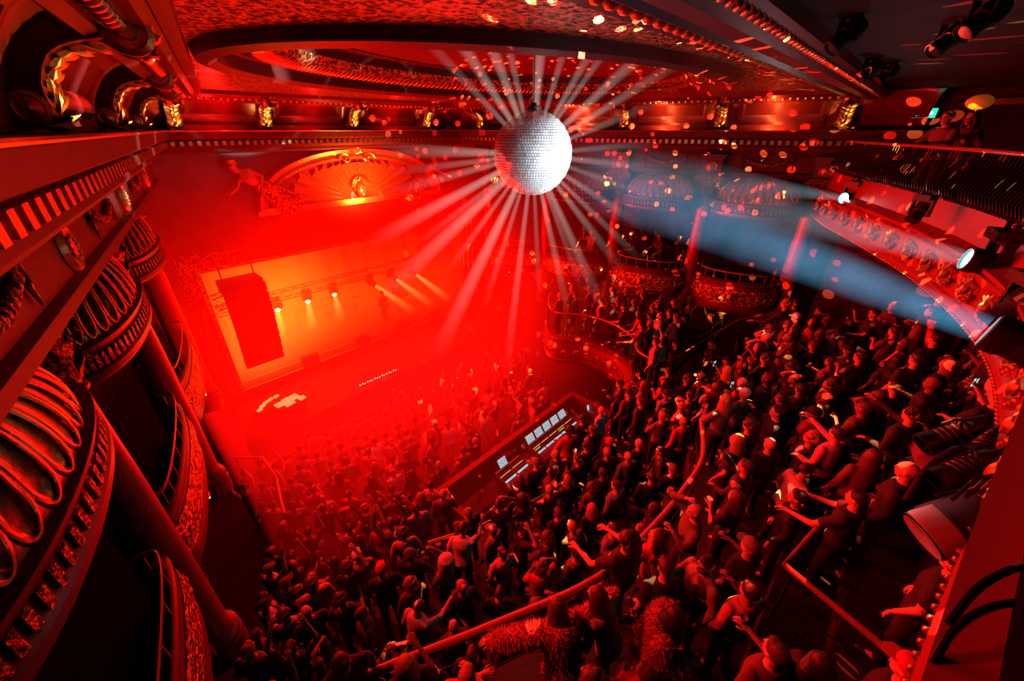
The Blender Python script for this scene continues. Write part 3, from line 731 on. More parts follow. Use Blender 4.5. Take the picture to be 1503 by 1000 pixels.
def moving_head(aim, lensm, scale=1.0):
    """yoke moving head; body axis points along aim"""
    r = thing('moving_head_light', '', 'stage light'); s_ = scale
    aim = Vector(aim).normalized(); Q = Vector((0,0,1)).rotation_difference(aim).to_matrix().to_4x4() @ Matrix.Diagonal((s_,s_,s_,1))
    az = math.atan2(aim.y, aim.x)
    b = MB(); b.lathe([(.08,-.3),(.13,-.29),(.155,-.2),(.16,-.02),(.14,.0),(.135,.12),(.15,.14),(.15,.24),(.128,.25),(.128,.2)], 20, Q, cap=False)
    b.lathe([(.001,-.3),(.08,-.3)], 20, Q, cap=False)
    for k in range(8): a = k*math.pi/4; b.box((.158*math.cos(a),.158*math.sin(a),-.13),(.02,.05,.16),a,Q)
    b.build('lamp_body', M['blackm'], r)
    l = MB(); l.lathe([(.001,.235),(.06,.23),(.105,.215)], 20, Q, cap=False); l.build('lens', lensm, r)
    l = MB(); l.lathe([(.106,.222),(.127,.222)], 20, Q, cap=False); l.build('lens_ring', M['cyan'] if lensm is M['lensw'] else (M['amber'] if lensm is M['lensy'] else M['black']), r)
    y = MB(); Z = Matrix.Rotation(az,4,'Z') @ Matrix.Diagonal((s_,s_,s_,1))
    for sx in (-1,1): y.box((0,sx*.2,.1),(.1,.04,.34),0,Z); y.box((0,sx*.19,0),(.14,.05,.14),0,Z)
    y.box((0,0,.28),(.12,.44,.05),0,Z); y.build('yoke', M['black'], r, smooth=False)
    y = MB(); y.box((0,0,.36),(.3,.34,.11),0,Z); y.box((0,.12,.45),(.05,.03,.1),0,Z); y.box((0,-.12,.45),(.05,.03,.1),0,Z); y.build('base', M['black'], r, smooth=False)
    return r
stage_px = [(407,450),(451,438),(490,428),(545,415),(576,406),(605,399)]
words_ = ['brightest, nearest the hanging loudspeakers','second from the hanging loudspeakers','third from the hanging loudspeakers','fourth from the hanging loudspeakers','fifth from the hanging loudspeakers','last along the truss']
for i, (px, py) in enumerate(stage_px):
    p = at(px, py, y=15.95); o = moving_head((-.32,-.85,-.42) if i < 3 else (.5,-.5,-.6), M['lensy'], .85)
    o.location = p; o['label'] = 'amber stage lamp on the truss, ' + words_[i]; o['group'] = 'amber lamps on the stage truss'
# line array
la = thing('line_array_speaker', 'curved hanging stack of black loudspeakers silhouetted against the orange stage', 'loudspeaker', (2.8,14.0,6.05)); la.scale = (1.08,1.08,1.1)
for k in range(9):
    z = -.35-.3*k; tilt = R(-2-1.6*k*.8); yy = .02*k*k*.3
    b = MB(); b.add([(-.55,-.3,-.13),(.55,-.3,-.13),(.45,.3,-.1),(-.45,.3,-.1),(-.55,-.3,.13),(.55,-.3,.13),(.45,.3,.1),(-.45,.3,.1)], [(0,3,2,1),(4,5,6,7),(0,1,5,4),(1,2,6,5),(2,3,7,6),(3,0,4,7)])
    b.box((0,-.3,0),(1.0,.02,.2))
    b.build('speaker_cabinet', M['blackm'], la, smooth=False, loc=(0, yy, z), rot=(tilt,0,0))
fb = MB(); fb.box((0,0,-.12),(1.0,.7,.08)); fb.tube([(-.4,0,-.1),(-.4,0,.35)],.02,6); fb.tube([(.4,0,-.1),(.4,0,.35)],.02,6); fb.box((-.5,0,-.25),(.04,.5,.3)); fb.box((.5,0,-.25),(.04,.5,.3)); fb.build('flying_frame', M['black'], la, smooth=False)
# stage edge strips, monitors, keyboards, drums, amps
for k, (y, z) in enumerate(((14.62,1.93),(15.2,1.95))):
    tag(MB().box((6.8,y,z),(9.6,.05,.05)).build('stage_edge_strip', M['gold'], smooth=False), 'thin shiny strip along the stage edge, ' + ['front one','rear one'][k], 'strip')
def keys(loc, rz, label, w):
    t = thing('keyboard_stand', label, 'keyboard', loc, rz); MB().box((0,0,.92),(w,.36,.09)).build('keyboard_body', M['blackm'], t, smooth=False)
    k = MB()
    for i in range(int(w/.03)-3): k.box((-w/2+.06+i*.03,-.07,.975),(.026,.16,.02))
    k.build('keys', M['white'], t, smooth=False)
    s_ = MB()
    for sx in (-1,1): s_.tube([(sx*.35,-.2,0),(-sx*.35,.0,.9)],.02,6); s_.tube([(sx*.35,.2,0),(-sx*.35,.0,.9)],.02,6)
    s_.build('stand', M['black'], t)
pd = at(395,603,z=1.6); pk = at(430,600,z=1.6)
def rack(loc, label, cells, rz, mt):
    t = thing('pedal_board', label, 'pedal board', loc, rz)
    MB().box((0,0,.28),(.95,.6,.06)).box((0,0,.13),(.8,.45,.26)).build('board', M['blackm'], t, smooth=False)
    for (x, y, w_, d_) in cells:
        b = MB(); b.box((x,y,.335),(w_,d_,.05)); b.ell((x,y-d_*.3,.36),(.02,.02,.015),6); b.build('pedal', mt, t, smooth=False)
lit = mat('lit_cream', (.9,.75,.45), .5, emit=(1,.6,.2), es=.7)  # cream with a warm emission of its own
rack(pk, 'bright pedal board with square units on the stage apron', [(-.32,.1,.24,.24),(-.05,.16,.22,.2),(.2,.1,.24,.28),(-.1,-.12,.3,.2),(.3,-.18,.2,.18)], .2, lit)
rack(pd, 'curved row of lit pads at the front corner of the stage', [(-.38+.19*i,-.1+.12*math.sin(i*.7),.15,.1) for i in range(5)], .5, lit)
dr = thing('drum_kit', 'drum kit glowing orange in the haze on the stage', 'drum kit', at(470,520,z=1.9) if 0 else (7.0,17.2,1.9))
MB().lathe([(.01,-.25),(.28,-.25),(.29,-.24),(.29,.24),(.28,.25),(.01,.25)], 24, Matrix.Translation((0,-.1,.3)) @ Matrix.Rotation(R(90),4,'X')).build('bass_drum', M['cloth'], dr)
for x,y,z,r_,h in ((-.28,-.05,.72,.15,.2),(.2,-.05,.72,.16,.2),(.6,.25,.4,.2,.35),(-.55,.3,.55,.18,.14)): MB().lathe([(.01,0),(r_,0),(r_,h),(.01,h)],20,Matrix.Translation((x,y,z))).build('drum', M['cloth'], dr)
for x,y,z in ((-.75,.05,1.15),(.7,-.1,1.2),(-.8,.4,.95)):
    b = MB(); b.lathe([(.01,.02),(.06,.015),(.24,0)],20,Matrix.Translation((x,y,z)),cap=False); b.build('cymbal', M['gold'], dr); MB().tube([(x,y,0),(x,y,z+.03)],.012,6).build('cymbal_stand', M['steel'], dr)
keys((9.4,16.6,1.9), 2.6, 'keyboard on a crossed stand at the right of the stage', 1.2)
def amp(loc, rz, label):
    t = thing('guitar_amplifier', label, 'amplifier', loc, rz); MB().box((0,0,.5),(.75,.36,1.0)).build('cabinet', M['blackm'], t, smooth=False)
    MB().box((0,-.185,.42),(.66,.01,.7)).build('grille', M['grey'], t, smooth=False); b = MB(); b.box((0,-.185,.88),(.66,.01,.14))
    for i in range(7): b.lathe([(.02,0),(.02,.03)],8,Matrix.Translation((-.25+.08*i,-.19,.88)) @ Matrix.Rotation(R(90),4,'X'))
    b.build('control_panel', M['gold'], t, smooth=False)
amp((5.6,17.9,1.9), 0, 'guitar amplifier at the back of the stage behind the drums'); amp((10.8,17.6,1.9), -.3, 'guitar amplifier at the far right of the stage')
for k, x in enumerate((4.4,6.6,8.6,10.4)):
    t = thing('stage_monitor', 'wedge monitor on the stage edge, %s from the hanging loudspeakers' % ['first','second','third','fourth'][k], 'loudspeaker', (x,14.95,1.9), .1*k, 'wedge monitors')
    b = MB(); b.add([(-.3,-.2,0),(.3,-.2,0),(.3,.22,0),(-.3,.22,0),(-.3,-.2,.34),(.3,-.2,.34),(.3,.0,.36),(-.3,.0,.36)],[(0,3,2,1),(0,1,5,4),(4,5,6,7),(7,6,2,3),(0,4,7,3),(1,2,6,5)]); b.build('cabinet', M['blackm'], t, smooth=False)
    MB().add([(-.26,.03,.35),(.26,.03,.35),(.26,.22,.04),(-.26,.22,.04)],[(0,1,2,3)]).build('grille', M['grey'], t, smooth=False)
# crowd barrier in front of the stage
bt = thing('crowd_barrier', 'metal crowd barrier between the crowd and the stage', 'barrier', (1.4,11.35,0))
b = MB(); b.tube([(0,0,1.12),(9.6,0,1.12)], .035, 8); b.build('top_rail', M['rail'], bt); b = MB()
for i in range(9): b.box((.6+i*1.07,0,.55),(1.0,.03,1.0))
b.build('panel', M['blackm'], bt, smooth=False); b = MB()
for i in range(10): b.tube([(.05+i*1.06,0,0),(.05+i*1.06,0,1.1)], .025, 6); b.tube([(.05+i*1.06,0,1.0),(.05+i*1.06,.7,0)], .02, 6)
b.build('brace', M['black'], bt)
fl = thing('footlight_bar', 'row of small pinkish bulbs glittering in front of the stage', 'lights', at(556,556,z=1.7)); p0, p1 = at(520,571,z=1.7), at(573,548,z=1.7)
d_ = Vector((p1-p0)); 
b = MB(); b.tube([-d_/2,d_/2], .03, 6); b.build('bar', M['black'], fl); b = MB()
for i in range(16): q = d_*(i/15-.5); b.ell((q.x,q.y+.02*math.sin(i*4),.06+.03*math.sin(i*2.3)),(.03,.03,.03),6)
b.build('bulb', emis('pink_bulb', (1,.3,.25), 3), fl)

# ------------------------------------------------------------------ sound desk enclosure
DX0, DX1, DY0, DY1 = 4.05, 10.0, 4.55, 6.4
dk = thing('mixing_desk_enclosure', 'black walled enclosure of the sound desk in the middle of the crowd', 'booth', (7,5.5,0)); iv = Matrix.Translation((-7,-5.5,0))
b = MB(); b.box((7,DY1,.8),(DX1-DX0,.1,1.6),0,iv); b.box((DX0,5.48,.8),(.1,DY1-DY0,1.6),0,iv); b.box((7,DY0,.8),(DX1-DX0,.08,1.6),0,iv); b.box((DX1,5.48,.8),(.1,DY1-DY0,1.6),0,iv); b.build('side_wall', M['dark'], dk, smooth=False)
b = MB(); b.sweep([(DX0,DY0),(DX1,DY0),(DX1,DY1),(DX0,DY1)], [(-.09,1.58),(-.09,1.66),(.09,1.66),(.09,1.58)], iv, closed=True, pclosed=True); b.build('ledge', M['dark'], dk, smooth=False)
b = MB()
for i in range(12): b.tube([(DX0-.06, DY0+.1+i*.15, .05),(DX0-.06, DY0+.1+i*.15,1.5)], .03, 5, iv)
b.build('front_drape', M['dark'], dk)
MB().box((7,5.5,.62),(DX1-DX0-.2,DY1-DY0-.2,.06),0,iv).build('desk_floor', M['blackm'], dk, smooth=False)
ds = thing('desk_table', 'long black table carrying the mixing consoles', 'table', (7,5.75,.65)); MB().box((-.1,.0,.68),(5.3,.9,.05)).build('table_top', M['blackm'], ds, smooth=False)
for x in (-2.6,-.1,2.4):
    for y in (-.4,.4): MB().tube([(x,y,0),(x,y,.66)], .025, 6).build('leg', M['black'], ds)
def screenmat(name, c1, c2, s_, sx, sy):
    m = bpy.data.materials.new(name); m.use_nodes = True; nt = m.node_tree; b_ = nt.nodes['Principled BSDF']; b_.inputs['Base Color'].default_value = (.02,.03,.04,1); b_.inputs['Roughness'].default_value = .2
    tc = nt.nodes.new('ShaderNodeTexCoord'); mp = nt.nodes.new('ShaderNodeMapping'); mp.inputs['Scale'].default_value = (sx, sy, 1); br = nt.nodes.new('ShaderNodeTexBrick')
    br.inputs['Color1'].default_value = (*c1,1); br.inputs['Color2'].default_value = (*c2,1); br.inputs['Mortar'].default_value = (.01,.05,.07,1); br.inputs['Scale'].default_value = 1; br.inputs['Mortar Size'].default_value = .09; br.inputs['Brick Width'].default_value = .9; br.inputs['Row Height'].default_value = .5
    nt.links.new(tc.outputs['Object'], mp.inputs[0]); nt.links.new(mp.outputs[0], br.inputs['Vector']); nt.links.new(br.outputs['Color'], b_.inputs['Emission Color']); b_.inputs['Emission Strength'].default_value = s_; return m
SCR = screenmat('screen_blue', (.35,.75,.85), (.75,.85,.9), 1.0, 9, 22); STR = screenmat('fader_display', (.3,.75,.9), (.6,.9,1), 1.3, 30, 14)
E_AM = emis('led_amber', (1,.45,.08), .9); E_GR = emis('led_green', (.35,.9,.1), .9); E_TE = emis('pad_teal', (.02,.5,.6), .7)
def console(loc, rz, w, label, nscr, big):
    t = thing('mixing_console', label, 'mixing console', loc, rz); T = Matrix.Rotation(R(10),4,'X')
    b = MB(); b.box((0,0,.08),(w,.62,.1),0,T); b.box((0,.33,.13),(w,.06,.22)); b.box((-w/2,0,.1),(.03,.66,.16),0,T); b.box((w/2,0,.1),(.03,.66,.16),0,T); b.build('console_body', mat('console_grey', (.16,.14,.19), .4, .3), t, smooth=False)
    for i in range(nscr):
        x = -w/2+w*(i+.5)/nscr if big else -.1+.34*i
        S_ = Matrix.Translation((x,.42,.3)) @ Matrix.Rotation(R(55),4,'X')
        sc = link('screen', MB().box((0,0,0),(w/nscr*.8 if big else .3,.3,.02)).mesh('screen', [SCR], False), t, S_.to_translation(), S_.to_euler())
        fr_ = MB().box((0,0,-.02),(w/nscr*.88 if big else .34,.34,.03)); fr_.build('screen_frame', M['blackm'], sc, smooth=False)
    nb = 5 if big else 2
    for i in range(nb):
        x = -w/2+w*(i+.5)/nb; bw = w/nb*.86
        b = MB()
        for k in range(8):
            xx = x-bw/2+bw*(k+.5)/8; b.box((xx,-.16,.14),(.008,.2,.012),0,T); b.box((xx,-.2+.13*random.random(),.155),(.022,.035,.03),0,T)
        b.build('fader_bank', M['grey'], t, smooth=False)
        sd = link('channel_display', MB().box((0,0,0),(bw,.045,.012)).mesh('channel_display',[STR],False), t, T @ Vector((x,.0,.14)), (R(10),0,0))
        b = MB()
        for k in range(8): b.box((x-bw/2+bw*(k+.5)/8,.2,.14),(bw/11,.02,.012),0,T)
        b.build('led_row', E_AM, t, smooth=False)
        if big and i in (0,3):
            b = MB()
            for k in range(6): b.box((x-bw/2+bw*(k+.5)/8,.13,.14),(bw/11,.02,.012),0,T)
            b.build('led_row', E_GR, t, smooth=False)
        if big and i == 3: MB().box((x+.05,-.12,.148),(bw*.7,.16,.012),0,T).build('touch_pad', E_TE, t, smooth=False)
        b = MB()
        for k in range(8):
            for j in (0,1): b.lathe([(.012,.13),(.012,.165),(.008,.17)],8,T @ Matrix.Translation((x-bw/2+bw*(k+.5)/8,.07+.09*j,.0)))
        b.build('encoder_knob', M['blackm'], t)
    return t
c1 = at(818,643,z=1.45); console((c1.x,c1.y,1.36), 0, 2.0, 'large mixing console with five blue screens glowing in the sound desk', 5, True)
c2 = at(757,697,z=1.45); console((c2.x+.02,c2.y,1.36), 0, .98, 'smaller mixing console with two rows of blue channel displays', 1, False)
def laptop(px, py, label, rz, scr=True):
    p = at(px, py, z=1.38); t = thing('laptop', label, 'laptop', (p.x,p.y,1.355), rz)
    MB().box((0,0,.012),(.34,.24,.02)).build('keyboard_base', M['grey'], t, smooth=False)
    o = MB().box((0,0,.11),(.34,.012,.22)).build('lid', M['blackm'], t, smooth=False, loc=(0,.12,.02), rot=(R(-18),0,0)); MB().box((0,-.008,.11),(.31,.004,.19)).build('display', SCR if scr else M['glass'], o, smooth=False)
laptop(870,602,'open laptop at the far end of the sound desk', .2)
t = thing('stage_box_rack', 'dark rack unit beside the smaller console', 'rack', tuple(at(737,672,z=1.36)), .0)
MB().box((0,.0,.06),(.5,.36,.12)).build('rack_case', mat('purple_grey', (.2,.06,.08), .5), t, smooth=False); b = MB()
for i in range(10): b.lathe([(.012,.12),(.01,.135)],8,Matrix.Translation((-.2+.045*i,.05*(i%3)-.05,0)))
b.build('rack_knob', M['grey'], t)
for k, (px, py, s_) in enumerate(((766,668,.06),(700,712,.09),(703,735,.07),(752,655,.05),(757,708,.05),(783,681,.03),(858,588,.06))):
    p = at(px, py, z=1.37); t = thing('desk_lamp', 'small gooseneck lamp or cup glinting on the sound desk, item %s' % ['beside the large console','near the left end','at the left corner','behind the rack unit','on the smaller console','by the console gap','beside the laptop'][k], 'lamp', (p.x,p.y,1.36), 0, 'glinting items on the sound desk')
    MB().lathe([(.05,0),(.05,.015),(.01,.02),(.01,.12)],12).build('base', M['blackm'], t); MB().tube(catmull([(0,0,.1),(.02,0,.22),(.1,.02,.27),(.15,.03,.22)],5),.007,6).build('neck', M['black'], t)
    MB().ell((.15,.03,.2),(s_*.5,s_*.5,s_*.4),8).build('lamp_shade', M['white'], t)
for k, y in enumerate((5.0,5.05)):
    pass
# ------------------------------------------------------------------ mirror ball
BC = Vector((6.06,5.14,9.60)); BR = .70
mb_t = thing('mirror_ball', 'huge mirror ball hanging from the ceiling, blazing white on its right side', 'mirror ball', BC)
MB().ell((0,0,0),(BR-.02,)*3,40).build('ball_core', M['core'], mb_t)
tiles = MB(); NB = 48
for j in range(NB):
    ph = -math.pi/2+math.pi*(j+.5)/NB; n = max(4, int(2*math.pi*math.cos(ph)/(math.pi/NB)))
    hh = BR*math.pi/NB*.42; ww = BR*math.cos(ph)*math.pi/n*.85
    for i in range(n):
        a = 2*math.pi*i/n + j*.37
        T = Matrix.Rotation(a,4,'Z') @ Matrix.Rotation(-ph,4,'Y') @ Matrix.Translation((BR,0,0)) @ Euler((0,random.gauss(0,.06),random.gauss(0,.06))).to_matrix().to_4x4()
        tiles.add([(0,-ww,-hh),(0,ww,-hh),(0,ww,hh),(0,-ww,hh)],[(0,1,2,3)],T)
tiles.build('mirror_tiles', M['mir'], mb_t, smooth=False)
b = MB(); b.lathe([(.12,BR-.02),(.12,BR+.04),(.05,BR+.07),(.05,BR+.1)],16); b.build('motor_cap', M['black'], mb_t)
b = MB(); b.tube([(0,0,BR+.09),(0,0,11.3-BC.z)], .012, 6); b.tube(catmull([(0,0,BR+.2),(-.05,.03,BR+.16),(-.06,.04,BR+.1),(0,.0,BR+.1)],4),.012,6); b.build('hanging_cable', M['steel'], mb_t)

# ------------------------------------------------------------------ light in the haze, put in as glowing volumes
def vol_mat(name, setup):
    m = bpy.data.materials.new(name); m.use_nodes = True; nt = m.node_tree; nt.nodes.clear()
    out = nt.nodes.new('ShaderNodeOutputMaterial'); em = nt.nodes.new('ShaderNodeEmission'); nt.links.new(em.outputs[0], out.inputs['Volume'])
    tc = nt.nodes.new('ShaderNodeTexCoord'); setup(nt, tc, em, out); return m
def N(nt, op, a, b=None, clamp=False):
    n = nt.nodes.new('ShaderNodeMath'); n.operation = op; n.use_clamp = clamp
    for i, v in enumerate((a, b)):
        if v is None: continue
        if isinstance(v, (int, float)): n.inputs[i].default_value = v
        else: nt.links.new(v, n.inputs[i])
    return n.outputs[0]
def beam_mat(name, col, k, L_, r0, r1, pw=1.6, noisy=0):
    def f(nt, tc, em, out):
        s_ = nt.nodes.new('ShaderNodeSeparateXYZ'); nt.links.new(tc.outputs['Object'], s_.inputs[0]); z = s_.outputs[2]
        t = N(nt, 'DIVIDE', z, L_, True); fade = N(nt, 'POWER', N(nt, 'SUBTRACT', 1, t, True), pw)
        rad = N(nt, 'ADD', N(nt, 'MULTIPLY', t, r1-r0), r0)
        rr = N(nt, 'SQRT', N(nt, 'ADD', N(nt, 'MULTIPLY', s_.outputs[0], s_.outputs[0]), N(nt, 'MULTIPLY', s_.outputs[1], s_.outputs[1])))
        soft = N(nt, 'SUBTRACT', 1, N(nt, 'POWER', N(nt, 'DIVIDE', rr, rad), 2.0), True)
        st_ = N(nt, 'MULTIPLY', N(nt, 'DIVIDE', N(nt, 'MULTIPLY', fade, soft), rad), k)
        if noisy:
            no = nt.nodes.new('ShaderNodeTexNoise'); no.inputs['Scale'].default_value = 2.2; no.inputs['Detail'].default_value = 3; nt.links.new(tc.outputs['Object'], no.inputs['Vector'])
            st_ = N(nt, 'MULTIPLY', st_, N(nt, 'ADD', N(nt, 'MULTIPLY', no.outputs['Fac'], 1.6), .1))
        nt.links.new(st_, em.inputs[1]); em.inputs[0].default_value = (*col,1)
    return vol_mat(name, f)
def beam(name, label, cat, a, d, L_, r0, r1, m, group=None):
    me = MB().lathe([(r0,0),(r1,L_)], 16).mesh(name, [m], True)
    o = link(name, me); o.location = a; o.rotation_mode = 'QUATERNION'; o.rotation_quaternion = Vector((0,0,1)).rotation_difference(Vector(d).normalized())
    return tag(o, label, cat, group)
# glowing cones for the rays off the ball: directions in room space; listed as clock angle in the vertical plane facing the room corner, tilt, length, strength
VX = Vector((C47,-S47,0)); VZ = Vector((0,0,1)); VN = Vector((S47,C47,0))
rays = [(180,2.3,1.1,1),(186,2.0,.4,.6),(194,2.2,.7,.7),(206,3.2,1.3,1.1),(213,2.2,.4,.5),(222,3.4,1.5,1),(232,2.2,.4,.6),(241,3.6,1.3,1.1),(251,2.4,.4,.6),(264,3.6,.6,.7),(275,2.6,.4,.4),(284,2.6,.6,.8),(291,2.2,.4,.5),(299,2.9,1.0,.9),(310,2.4,.7,.8),(319,2.6,.5,.7),(330,2.4,.7,.7),(341,2.0,.5,.5),
        (353,2.2,.8,.7),(4,2.0,.5,.5),(20,2.0,.5,.6),(31,2.6,.7,.8),(40,2.8,1.0,.9),(51,2.4,.5,.7),(60,2.2,.7,.8),(73,1.8,.5,.7),(88,2.3,1.3,1.2),(103,2.0,.6,.7),(114,2.4,1.0,1),(127,2.6,1.0,1),(138,2.2,.6,.6)]
rmats = {}
for k, (a, L_, wd, st_) in enumerate(rays):
    kk = (L_, wd, st_)
    if kk not in rmats:
        warm = st_ >= .8
        rmats[kk] = beam_mat('ray_%d' % k, (1,.86,.74) if warm else (.95,.82,.78), .19*st_, L_, .03+.03*wd, .05+.12*wd, 1.5)
    aa = R(a+random.uniform(-2,2)); tilt = random.uniform(-.35,.25)
    d = VX*math.cos(aa)+VZ*math.sin(aa)+VN*tilt; d.normalize()
    beam('ray_of_light', 'pale ray of light fanning from the mirror ball through the haze', 'light ray', BC+d*(BR-.06), d, L_, .03+.03*wd, .05+.12*wd, rmats[kk], 'rays of light around the mirror ball')
# fixtures on the circle front and glowing cones for their beams
FX_ = [((1238,291), dict(x=12.55), 'small bright lamp at the far end of the circle front, aimed at the ball', .95),
       ((1418,380), dict(x=7.35), 'bright moving head lamp in the middle of the circle front, aimed at the mirror ball', 1.0),
       ((1452,487), dict(x=5.0), 'large dark lamp at the right edge of the frame throwing the strongest blue beam', 1.1)]
fix = []
for (px, py), kw, lab, sc_ in FX_:
    p = at(px, py, **kw); d = (BC-p).normalized(); p = p-d*.24*sc_; o = moving_head(d, M['lensw'], sc_); o.location = p; o['label'] = lab; fix.append((p, d))
    b = MB(); b.tube([(0,0,.45*sc_),(0,-.3,.6*sc_),(0,-.45,.55*sc_)], .025, 6); b.box((0,-.45,.5*sc_),(.12,.1,.14)); b.build('clamp_arm', M['black'], o)
p = at(1349,312, x=9.2); o = moving_head((-.5,.3,-.8), M['blackm'], .65); o.location = p; o['label'] = 'unlit black moving head lamp hanging from the circle front, pointing down'
p = at(1492,455, x=6.0); o = moving_head((-.2,.5,-.8), M['blackm'], .9); o.location = p; o['label'] = 'dark unlit lamp behind the middle lit lamp near the right edge'
L0_ = (fix[0][0]-BC).length; 
bm_ = [((.30,.5,.62), .12, 7.2, .07, .62, .8), ((.42,.56,.68), .21, 5.6, .11, .6, 1.2), ((.10,.42,.72), .40, 4.9, .13, .56, .7)]
for k, ((p, d), (c_, s_, L_, r0, r1, pw)) in enumerate(zip(fix, bm_)):
    m = beam_mat('beam_%d' % k, c_, s_, L_, r0, r1, pw, 1)
    beam('light_beam', ['thin pale beam from the far lamp crossing the domed canopies','grey white beam from the middle lamp','broad blue beam from the right edge lamp with curling smoke'][k], 'light beam', p+d*.3, d, L_, r0, r1, m)
    # each cone glows by itself, fading toward the ball
for k, (px, py) in enumerate(stage_px):
    p = at(px, py, y=15.95); d = Vector((-.32,-.85,-.42)) if k < 3 else Vector((.62,-.35,-.7)); d.normalize(); L_ = 2.2 if k > 2 else 1.6
    beam('light_beam', 'amber beam from the stage lamp on the truss, ' + words_[k], 'light beam', p+d*.22, d, L_, .09, .3, beam_mat('amber_beam_%d' % k, (1,.55,.08), 1.5 if k > 2 else 1.0, L_, .09, .3, 1.3), 'amber beams on the stage')
# the red haze over the stage, its light put in as emission
def haze_mat(name, blobs, absb, noise=.5):
    """blobs: (centre xyz, radii xyz, colour, strength) in metres, summed emission with a little absorption"""
    m = bpy.data.materials.new(name); m.use_nodes = True; nt = m.node_tree; nt.nodes.clear(); out = nt.nodes.new('ShaderNodeOutputMaterial')
    geo = nt.nodes.new('ShaderNodeTexCoord'); last = None
    no = nt.nodes.new('ShaderNodeTexNoise'); no.inputs['Scale'].default_value = .35; no.inputs['Detail'].default_value = 3; nt.links.new(geo.outputs['Object'], no.inputs['Vector'])
    nz = N(nt, 'ADD', N(nt, 'MULTIPLY', no.outputs['Fac'], noise*2), 1-noise)
    for (c, r, col, st_) in blobs:
        mp = nt.nodes.new('ShaderNodeMapping'); mp.inputs['Location'].default_value = [-a/b for a, b in zip(c, r)]; mp.inputs['Scale'].default_value = [1/a for a in r]
        nt.links.new(geo.outputs['Object'], mp.inputs[0]); ln = nt.nodes.new('ShaderNodeVectorMath'); ln.operation = 'DOT_PRODUCT'; nt.links.new(mp.outputs[0], ln.inputs[0]); nt.links.new(mp.outputs[0], ln.inputs[1])
        g = N(nt, 'POWER', 2.718, N(nt, 'MULTIPLY', ln.outputs['Value'], -1.0))
        st = N(nt, 'MULTIPLY', N(nt, 'MULTIPLY', g, st_), nz)
        e = nt.nodes.new('ShaderNodeEmission'); e.inputs[0].default_value = (*col,1); nt.links.new(st, e.inputs[1])
        if last is None: last = e.outputs[0]; g0 = g
        else: a_ = nt.nodes.new('ShaderNodeAddShader'); nt.links.new(last, a_.inputs[0]); nt.links.new(e.outputs[0], a_.inputs[1]); last = a_.outputs[0]
    if absb:
        ab = nt.nodes.new('ShaderNodeVolumeAbsorption'); ab.inputs[0].default_value = (.9,.15,.1,1); nt.links.new(N(nt, 'MULTIPLY', g0, absb), ab.inputs['Density'])
        a_ = nt.nodes.new('ShaderNodeAddShader'); nt.links.new(last, a_.inputs[0]); nt.links.new(ab.outputs[0], a_.inputs[1]); last = a_.outputs[0]
    nt.links.new(last, out.inputs['Volume']); return m
HZ = [((6.6,12.6,4.6),(4.6,3.6,2.8),(1,.002,.0),.68), ((5.8,11.4,1.8),(4.8,3.4,2.4),(1,.003,.003),.34), ((6.5,9.5,4.2),(6.5,5.0,4.4),(1,.002,.004),.007)]
o = MB().box((6.9,9.3,4.9),(12.6,10.2,9.4)).build('stage_haze', haze_mat('red_haze', HZ, .30, .25), smooth=False)
tag(o, 'thick glowing red haze filling the space in front of the stage', 'haze', None, 'stuff')
HY = [((4.4,16.2,3.6),(1.7,2.0,1.7),(1,.34,.02),.5), ((7.5,16.5,2.9),(4.2,2.0,1.3),(1,.2,.01),.26), ((3.0,15.6,2.0),(1.3,1.3,1.0),(1,.3,.03),.32)]
o = MB().box((7,17.0,4.2),(12.4,4.6,4.5)).build('stage_smoke', haze_mat('amber_haze', HY, 0, .45), smooth=False)  # stage light on the smoke is put in as emission
tag(o, 'orange and yellow lit smoke drifting inside the stage opening', 'smoke', None, 'stuff')

# ------------------------------------------------------------------ other named things on the right
# exit sign
p = at(1357,166, x=15.1); ex_ = thing('exit_sign', 'green running-man exit sign glowing on the dark wall at the upper right', 'exit sign', p, RZR+math.pi)
T = Matrix.Identity(4); MB().box((0,0,0),(.44,.04,.2)).build('sign_panel', M['green'], ex_, smooth=False)
MB().box((0,.0,.12),(.5,.08,.03)).box((0,.035,0),(.5,.03,.24)).build('housing', M['blackm'], ex_, smooth=False)
b = MB(); b.plate([(-.16,-.08),(-.06,-.08),(-.06,.08),(-.16,.08)], -.024,-.022); b.build('door_symbol', M['exitw'], ex_, smooth=False)
b = MB(); b.plate([(.04,-.012),(.1,-.012),(.1,-.05),(.17,.0),(.1,.05),(.1,.012),(.04,.012)][::-1], -.024,-.022)
b.build('arrow', M['exitw'], ex_, smooth=False)
b = MB(); b.ell((-.105,-.03,.05),(.015,.004,.018),8); b.tube([(-.105,-.03,.03),(-.12,-.03,-.02),(-.14,-.03,-.06)],.01,5); b.tube([(-.12,-.03,-.02),(-.09,-.03,-.05)],.01,5); b.tube([(-.11,-.03,.02),(-.08,-.03,.0)],.008,5); b.build('running_figure', M['green'], ex_)
# dark drapes, door, hanging lamps on the rear wall for the depth of the circle
for k, y in enumerate((-1.2,-3.0)):
    b = MB(); x = WR(y)-.12; b.prism([(x,y-.5),(x,y+.5),(x+.1,y+.5),(x+.1,y-.5)], 8.55, 10.5); struct(b.build('door_%d' % (k+1), M['wood'], smooth=False))
    b = MB(); b.sweep([(x-.02,y-.55),(x-.02,y+.55)], [(0,10.5),(.05,10.5),(.05,10.62),(0,10.62)]); struct(b.build('trim_door_%d' % (k+1), M['gold'], smooth=False))
